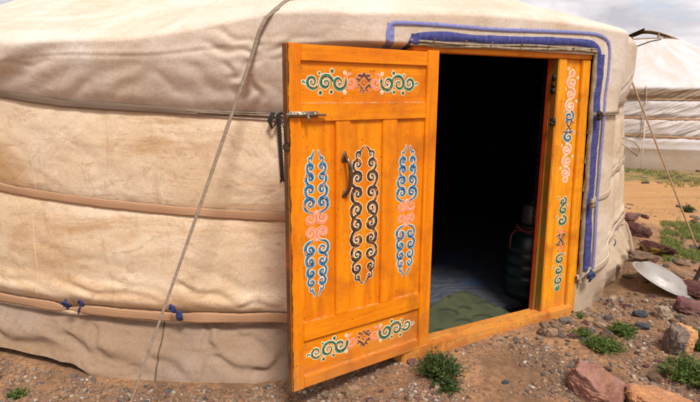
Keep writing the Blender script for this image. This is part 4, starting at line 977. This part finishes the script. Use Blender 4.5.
x, y = at(578, 317); weed(x, y-.01, .06, .035, 40, L_mid, 'tiny green sprig at the foot of the right post', 4, .01)
x, y = at(690, 382); weed(x, y+.02, .26, .10, 190, L_mid, 'leafy bright green weed at the right edge below the two-tone boulder', 5, .018)
x, y = at(705, 350); weed(x, y, .2, .12, 120, L_mid, 'bright green weed right behind the two-tone boulder', 6, .018)
x, y = at(18, 396); weed(x, y, .10, .03, 50, L_mid, 'small green weed at the bottom left corner', 7, .012)
x, y = at(642, 258); weed(x, y, .12, .05, 60, L_mid, 'small green weed at the skirt uphill of the basin', 8, .014)
x, y = at(688, 212); weed(x, y, .16, .10, 70, L_dark, 'dark green weed behind the dark red rocks near the guy rope', 15, .016)
# grass: blades over the patches
mbv = []; cols = []; fcs = []; nb = 0
def patch(px0, py0, px1, py1, n, hh, sp=.5):
    global nb
    x_, y_, z_ = at_many(rng.uniform(px0, px1, n), rng.uniform(py0, py1, n))
    kp = (np.hypot(x_-CX, y_-CY) > 3.35) & (np.hypot(x_-7.0, y_-13.0) > 3.2) & (noise3(x_*sp*3, y_*sp*3, 8.)+.35*noise3(x_*9, y_*9, 3.) > .05)
    for x1_, y1_, z in zip(x_[kp], y_[kp], z_[kp]):
        h_ = hh*random.uniform(.3, 1.1); a = random.uniform(0, 6.3); w_ = h_*.07; lx_, ly_ = random.uniform(-.7, .7)*h_, random.uniform(-.7, .7)*h_
        ca_, sa_ = math.cos(a)*w_, math.sin(a)*w_
        mbv.extend([(x1_-ca_, y1_-sa_, z-.004), (x1_+ca_, y1_+sa_, z-.004), (x1_+lx_*.4+ca_*.6, y1_+ly_*.4+sa_*.6, z+h_*.6), (x1_+lx_*.4-ca_*.6, y1_+ly_*.4-sa_*.6, z+h_*.6), (x1_+lx_, y1_+ly_, z+h_)])
        fcs.extend([(nb, nb+1, nb+2, nb+3), (nb+3, nb+2, nb+4)]); nb += 5; c_ = random.random(); cols.extend([(c_, c_, c_, 1)]*5)
patch(660, 222, 760, 262, 30000, .035); patch(620, 167, 780, 188, 22000, .045, .25); patch(690, 330, 740, 400, 3500, .04); patch(664, 226, 720, 256, 20000, .04); patch(635, 188, 780, 216, 1500, .03, .3)
mb = MB(); mb.v = mbv; mb.f = fcs; mb.m = [0]*len(fcs); mb.c = cols
tag(mb.build('grass', L_dry, None, False), 'short thin grass in patches beyond the rubble bank', 'grass', kind='stuff')
# ------------------------------------------------------------------ upturned metal basin
bp = at(656, 291); bp = np.array([2.125, 3.43]); bz = float(gz(*bp))
basin = empty('metal_basin', (bp[0], bp[1], bz+.045)); basin.scale = (.90, .90, .90); basin.rotation_euler = (math.radians(13), math.radians(20), .12)
tag(basin, 'dull silver metal basin lying upside down on the gravel bank right of the yurt', 'basin')
m_ba, nt, b = mat('worn_aluminium'); v = coords(nt, 'Object'); n1 = noise(nt, v, 8, 7, .7, .5); n2 = noise(nt, v, 60, 4, .6)
nt.links.new(mix(nt, ramp(nt, n1, [(.40, 0.), (.72, .75)]), (.36, .335, .31), (.21, .165, .13)), b.inputs['Base Color']); nt.links.new(ramp(nt, n2, [(.3, .38), (.7, .62)]), b.inputs['Roughness']); b.inputs['Metallic'].default_value = .25; bump(nt, b, n1, .35, .006)
mb = MB(); mb.lathe([(.001, .052), (.05, .054), (.135, .053), (.160, .048), (.172, .038), (.198, .006), (.205, .002), (.196, .003), (.168, .034), (.155, .043), (.001, .046)], seg=72); mb.build('body', m_ba, basin)
mb = MB(); mb.lathe([(.203, .004), (.222, .001), (.226, -.003), (.222, -.007), (.216, -.005), (.203, .000)], seg=72); mb.build('rim', m_ba, basin)
# ------------------------------------------------------------------ guy ropes and pegs
def rope(name, pts, r, m, label, peg, twist=True, flat=None):
    o = empty(name, peg); tag(o, label, 'rope')
    mb = MB(); P = [np.array(p)-np.array(peg) for p in pts]; mb.tube(P, r, 10, flat=flat); mb.build('line', m, o)
    mb = MB(); mb.tube([(0, .02, -.06), (0, -.02, .08)], .012, 8); mb.tube([(-.0, -.012, .05), (.01, -.03, .045), (0, -.014, .04)], .006, 6); mb.build('peg', M_iron, o); return o
pg = atz(117, 436, .0); pg[2] = float(gz(pg[0], pg[1]))
top = []
# over the roof along the surface, leaving it at the eave
for t_, z_ in ((40, 2.60), (24, 2.35), (15, 2.10), (9.6, 1.93), (7.2, 1.85)): top.append(on_wall(np.array([t_]), np.array([z_]), .016)[0])
for (px, py) in ((287, 0), (276, 9), (266, 18), (259, 32)):
    R_ = 3.15
    for _ in range(8): t_, z_ = cyl(px, py, R_); R_ = float(wall_r(t_, z_))+.014
    top.append(on_wall(np.array([t_]), np.array([z_]), .014)[0])
R_ = 3.18
for _ in range(8): t_, z_ = cyl(253.5, 51, R_); R_ = max(float(wall_r(t_, z_))+.02, 3.10)
eave = on_wall(np.array([t_]), np.array([z_]), .02)[0]; top.append(eave)
vv_ = pg-eave
pts = top+[eave+vv_*s+np.array([0, 0, -.01*math.sin(PI*s)]) for s in np.linspace(.04, 1, 20)]
rad = [.015]*len(top)+list(np.linspace(.0145, .007, 20))
rope('guy_rope', pts, rad, M_strap, 'grey flat strap running over the roof and slanting down across the left wall', pg, flat=(.0, -.8, .6))
a0 = on_wall(np.array([74.]), np.array([1.60]), .02)[0]; pg2 = np.array([3.03, 4.42, 0.]); pg2[2] = float(gz(*pg2[:2]))
rope('guy_rope', [on_wall(np.array([76.]), np.array([1.9]), .02)[0], a0]+[a0+(pg2-a0)*s for s in np.linspace(.05, 1, 14)], .0075, simple('tan_rope', (.46, .29, .17), .9, .3, 60), 'tan guy rope slanting down to the right in front of the far yurt', pg2)
# dry branch at the right edge
mb = MB(); a = np.array([*at(690, 289, .10), .10]); b1 = np.array([*at(704, 262, .30), .30])
mb.tube([a, a*.6+b1*.4+[.01, 0, .01], b1, b1+(b1-a)*.8], [.016, .015, .013, .010], 8); mb.tube([a*.5+b1*.5, a*.35+b1*.65+[.05, .02, -.03], a*.2+b1*.8+[.10, 0, -.06]], [.008, .006, .004], 6)
tag(mb.build('branch', simple('dark_bark', (.05, .028, .02), .9)), 'dark dry branch leaning at the right edge above the maroon rock', 'branch')
# yellow lichen rag on the dark rock is part of its surface; small yellow scrap beside it
# ------------------------------------------------------------------ far yurt
FX, FY = 7.0, 13.0
far = empty('yurt', (FX, FY, 0)); tag(far, 'far white yurt standing behind at the right with its smoke hole frame raised', 'yurt')
M_fw = canvas('far_white_canvas', (.60, .57, .58), (.45, .39, .35), .4, weave=.3); M_fs = canvas('far_skirt', (.36, .29, .23), (.30, .23, .17), .5, weave=.3); M_fr = canvas('far_roof', (.56, .54, .545), (.50, .47, .46), .12, weave=.3); M_fh = canvas('far_roof_hem', (.34, .27, .21), (.22, .16, .11), .5, weave=.3)
phi0 = math.degrees(math.atan2(-FX, FY))      # bearing that faces the camera
def far_r(t, z, kind):
    u = np.radians(t)*3.1
    r = interp(z, [(0, 3.14), (.26, 3.08), (.45, 3.06), (1.3, 3.04), (1.6, 3.06)])+0*u
    for zc in (.60, .96, 1.32): r = r-.035*np.exp(-((z-zc)/.05)**2)
    w = noise3(u*2.6-z*6, z*1.6+u*.8, 3.); w2 = noise3(u*7-z*13, z*3+u*2, 1.)
    amp = sstep(z, .45, .6)*(1-sstep(z, 1.45, 1.55)); amp2 = .3+amp
    r = r+(.016*(1-3*np.abs(w))+.006*(1-3*np.abs(w2)))*amp+.008*fbm(u*2, z*2, 2.)*amp2
    rc = .62+(2.62-z)/.44-.05*np.sin(PI*np.clip((z-1.5)/1.1, 0, 1))
    kk = .06; hh_ = np.clip(.5+.5*(rc-r)/kk, 0, 1); return rc*(1-hh_)+r*hh_-kk*hh_*(1-hh_)
tf = np.concatenate([np.arange(-180, 180.1, 2.)]); tf = np.unique(np.concatenate([tf, np.arange(phi0-50, phi0+60, .2)]))
def fsheet(name, z0, z1, n, m, off=0.):
    T, Z = np.meshgrid(tf, np.linspace(z0, z1, n), indexing='ij'); r = far_r(T, Z, 0)+off; a = np.radians(T)
    P = np.stack([r*np.sin(a), -r*np.cos(a), Z], -1); return link(name, grid_mesh(name, P, None, np.stack([a*3.1, Z*1.3], -1)), m, far)
fsheet('roof_cover', 1.47, 2.62, 120, M_fr, .02); fsheet('roof_hem', 1.30, 1.50, 30, M_fh, .026); fsheet('wall_cover', .36, 1.33, 110, M_fw); fsheet('skirt', -.1, .38, 24, M_fs, .01)
def fband(zf, w, m, r=.016):
    t = tf; z = zf(t); s = np.linspace(-1, 1, 4); T = np.repeat(t[:, None], 4, 1); Z = z[:, None]+s[None]*w/2; rr2 = far_r(T, Z*0+z[:, None], 0)+r+.006*(1-s[None]**2); a = np.radians(T)
    link('band', grid_mesh('band', np.stack([rr2*np.sin(a), -rr2*np.cos(a), Z], -1), None, np.stack([a*3.1, Z], -1)), m, far)
fband(lambda t: 1.315+0*t, .035, M_bandtan, .022); fband(lambda t: .955+.01*np.sin(t*.1), .035, M_bandtan); fband(lambda t: .62-.04*np.sin(np.radians(t-phi0)), .035, M_bandtan)
mb = MB(); r_ = .60                                     # raised smoke-hole frame: ring, bowed flap frame, bent spokes
mb.tube([(r_*math.cos(a), r_*math.sin(a), 2.62) for a in np.linspace(0, 2*PI, 49)], .028, 8)
mb.build('crown_ring', simple('crown_wood', (.30, .15, .05), .7, .4, 8), far)
ax_ = np.array([math.cos(math.radians(phi0)), math.sin(math.radians(phi0)), 0]); bx_ = np.array([-ax_[1], ax_[0], 0])
mb = MB(); 
for o_ in (-.22, 0, .22):
    L_ = math.sqrt(r_*r_-o_*o_); q = [ax_*L_*s+bx_*o_+np.array([0, 0, 2.63+.20*(1-s*s)*(1+.35*-s)]) for s in np.linspace(-1, 1, 15)]; mb.tube(q, .020, 8)
for s_ in (-.35, .2): 
    L_ = math.sqrt(r_*r_-s_*s_); mb.tube([ax_*s_+bx_*L_*k+np.array([0, 0, 2.63+.16*(1-k*k)]) for k in np.linspace(-1, 1, 11)], .018, 8)
mb.build('crown_spoke', simple('gold_brown_wood', (.34, .19, .07), .6, .5, 9), far)
mb = MB()
q = []
for s in np.linspace(0, 1, 14):
    e1 = -ax_*r_*(1-s)*1.0+ax_*(-.1)*s; q.append([e1+bx_*k*.5*math.sqrt(max(.05, 1-abs(1-s)**2))+np.array([0, 0, 2.66+.21*s+.01*math.sin(k*4)]) for k in np.linspace(-1, 1, 9)])
link('crown_flap', grid_mesh('crown_flap', np.array(q)), simple('brown_felt', (.14, .075, .04), .9, .4, 6), far)
def farcord(path, rad, m, off=.04):
    t = np.interp(np.linspace(0, 1, 40), np.linspace(0, 1, len(path)), [p[0] for p in path]); z = np.interp(np.linspace(0, 1, 40), np.linspace(0, 1, len(path)), [p[1] for p in path]); rr3 = far_r(t, z, 0)+off; a = np.radians(t)
    mb = MB(); mb.tube(np.stack([rr3*np.sin(a), -rr3*np.cos(a), z], 1), rad, 6); mb.build('cord', m, far)
farcord([(phi0+20, 2.60), (phi0+2, 2.55), (phi0-14, 2.42), (phi0-24, 2.2), (phi0-34, 1.9)], .014, M_iron)
farcord([(phi0+1, 1.56), (phi0+1.5, 1.3), (phi0+1, 1.0), (phi0+2, .6)], .010, M_whiterope)
fo = on_wall(np.array([0.]), np.array([1.]))[0]
a = math.radians(phi0+2); r3 = 3.08; p1 = np.array([r3*math.sin(a), -r3*math.cos(a), 1.0]); mb = MB(); mb.tube([p1, p1*np.array([1.16, 1.16, 0])+[0, 0, .02]], .010, 6); mb.build('cord', M_whiterope, far)
# ------------------------------------------------------------------ sky and sun
SUN_T, SUN_E = 20., 57.                                  # bearing (same sense as the wall angles), elevation
sd = Vector((math.sin(math.radians(SUN_T))*math.cos(math.radians(SUN_E)), -math.cos(math.radians(SUN_T))*math.cos(math.radians(SUN_E)), math.sin(math.radians(SUN_E))))
sl = bpy.data.lights.new('sun', 'SUN'); so = bpy.data.objects.new('sun', sl); COL.objects.link(so); sl.energy = 2.7; sl.angle = math.radians(14); sl.color = (1, .95, .88)
so.rotation_euler = sd.to_track_quat('Z', 'Y').to_euler()
w = bpy.data.worlds.new('World'); sc.world = w; w.use_nodes = True; nt = w.node_tree; bg = nt.nodes['Background']
sky = N(nt, 'ShaderNodeTexSky', sky_type='NISHITA'); sky.sun_disc = False; sky.sun_elevation = math.radians(SUN_E); sky.sun_rotation = math.atan2(sd.x, sd.y)
tc = N(nt, 'ShaderNodeTexCoord'); mp = N(nt, 'ShaderNodeMapping'); mp.inputs['Scale'].default_value = (1, 1, 3.2); nt.links.new(tc.outputs['Generated'], mp.inputs['Vector'])
n1 = noise(nt, mp.outputs[0], 2.4, 8, .58, .5); n2 = noise(nt, mp.outputs[0], 5.5, 8, .6, .3)
cl = mix(nt, ramp(nt, n2, [(.35, 0.), (.68, 1.)]), (4.1, 3.9, 4.2), (7.5, 7.1, 7.1))
msk = ramp(nt, n1, [(.26, 0.), (.38, 1.)])
skyb = mix(nt, 1., sky.outputs[0], (1., 1., 1.), 'MULTIPLY')
nt.links.new(mix(nt, msk, skyb, cl), bg.inputs['Color']); bg.inputs['Strength'].default_value = .10
sc.view_settings.view_transform = 'Standard'; sc.view_settings.look = 'None'; sc.view_settings.exposure = .6; sc.view_settings.gamma = 1; sc.view_settings.use_curve_mapping = False
sc.cycles.max_bounces = 6
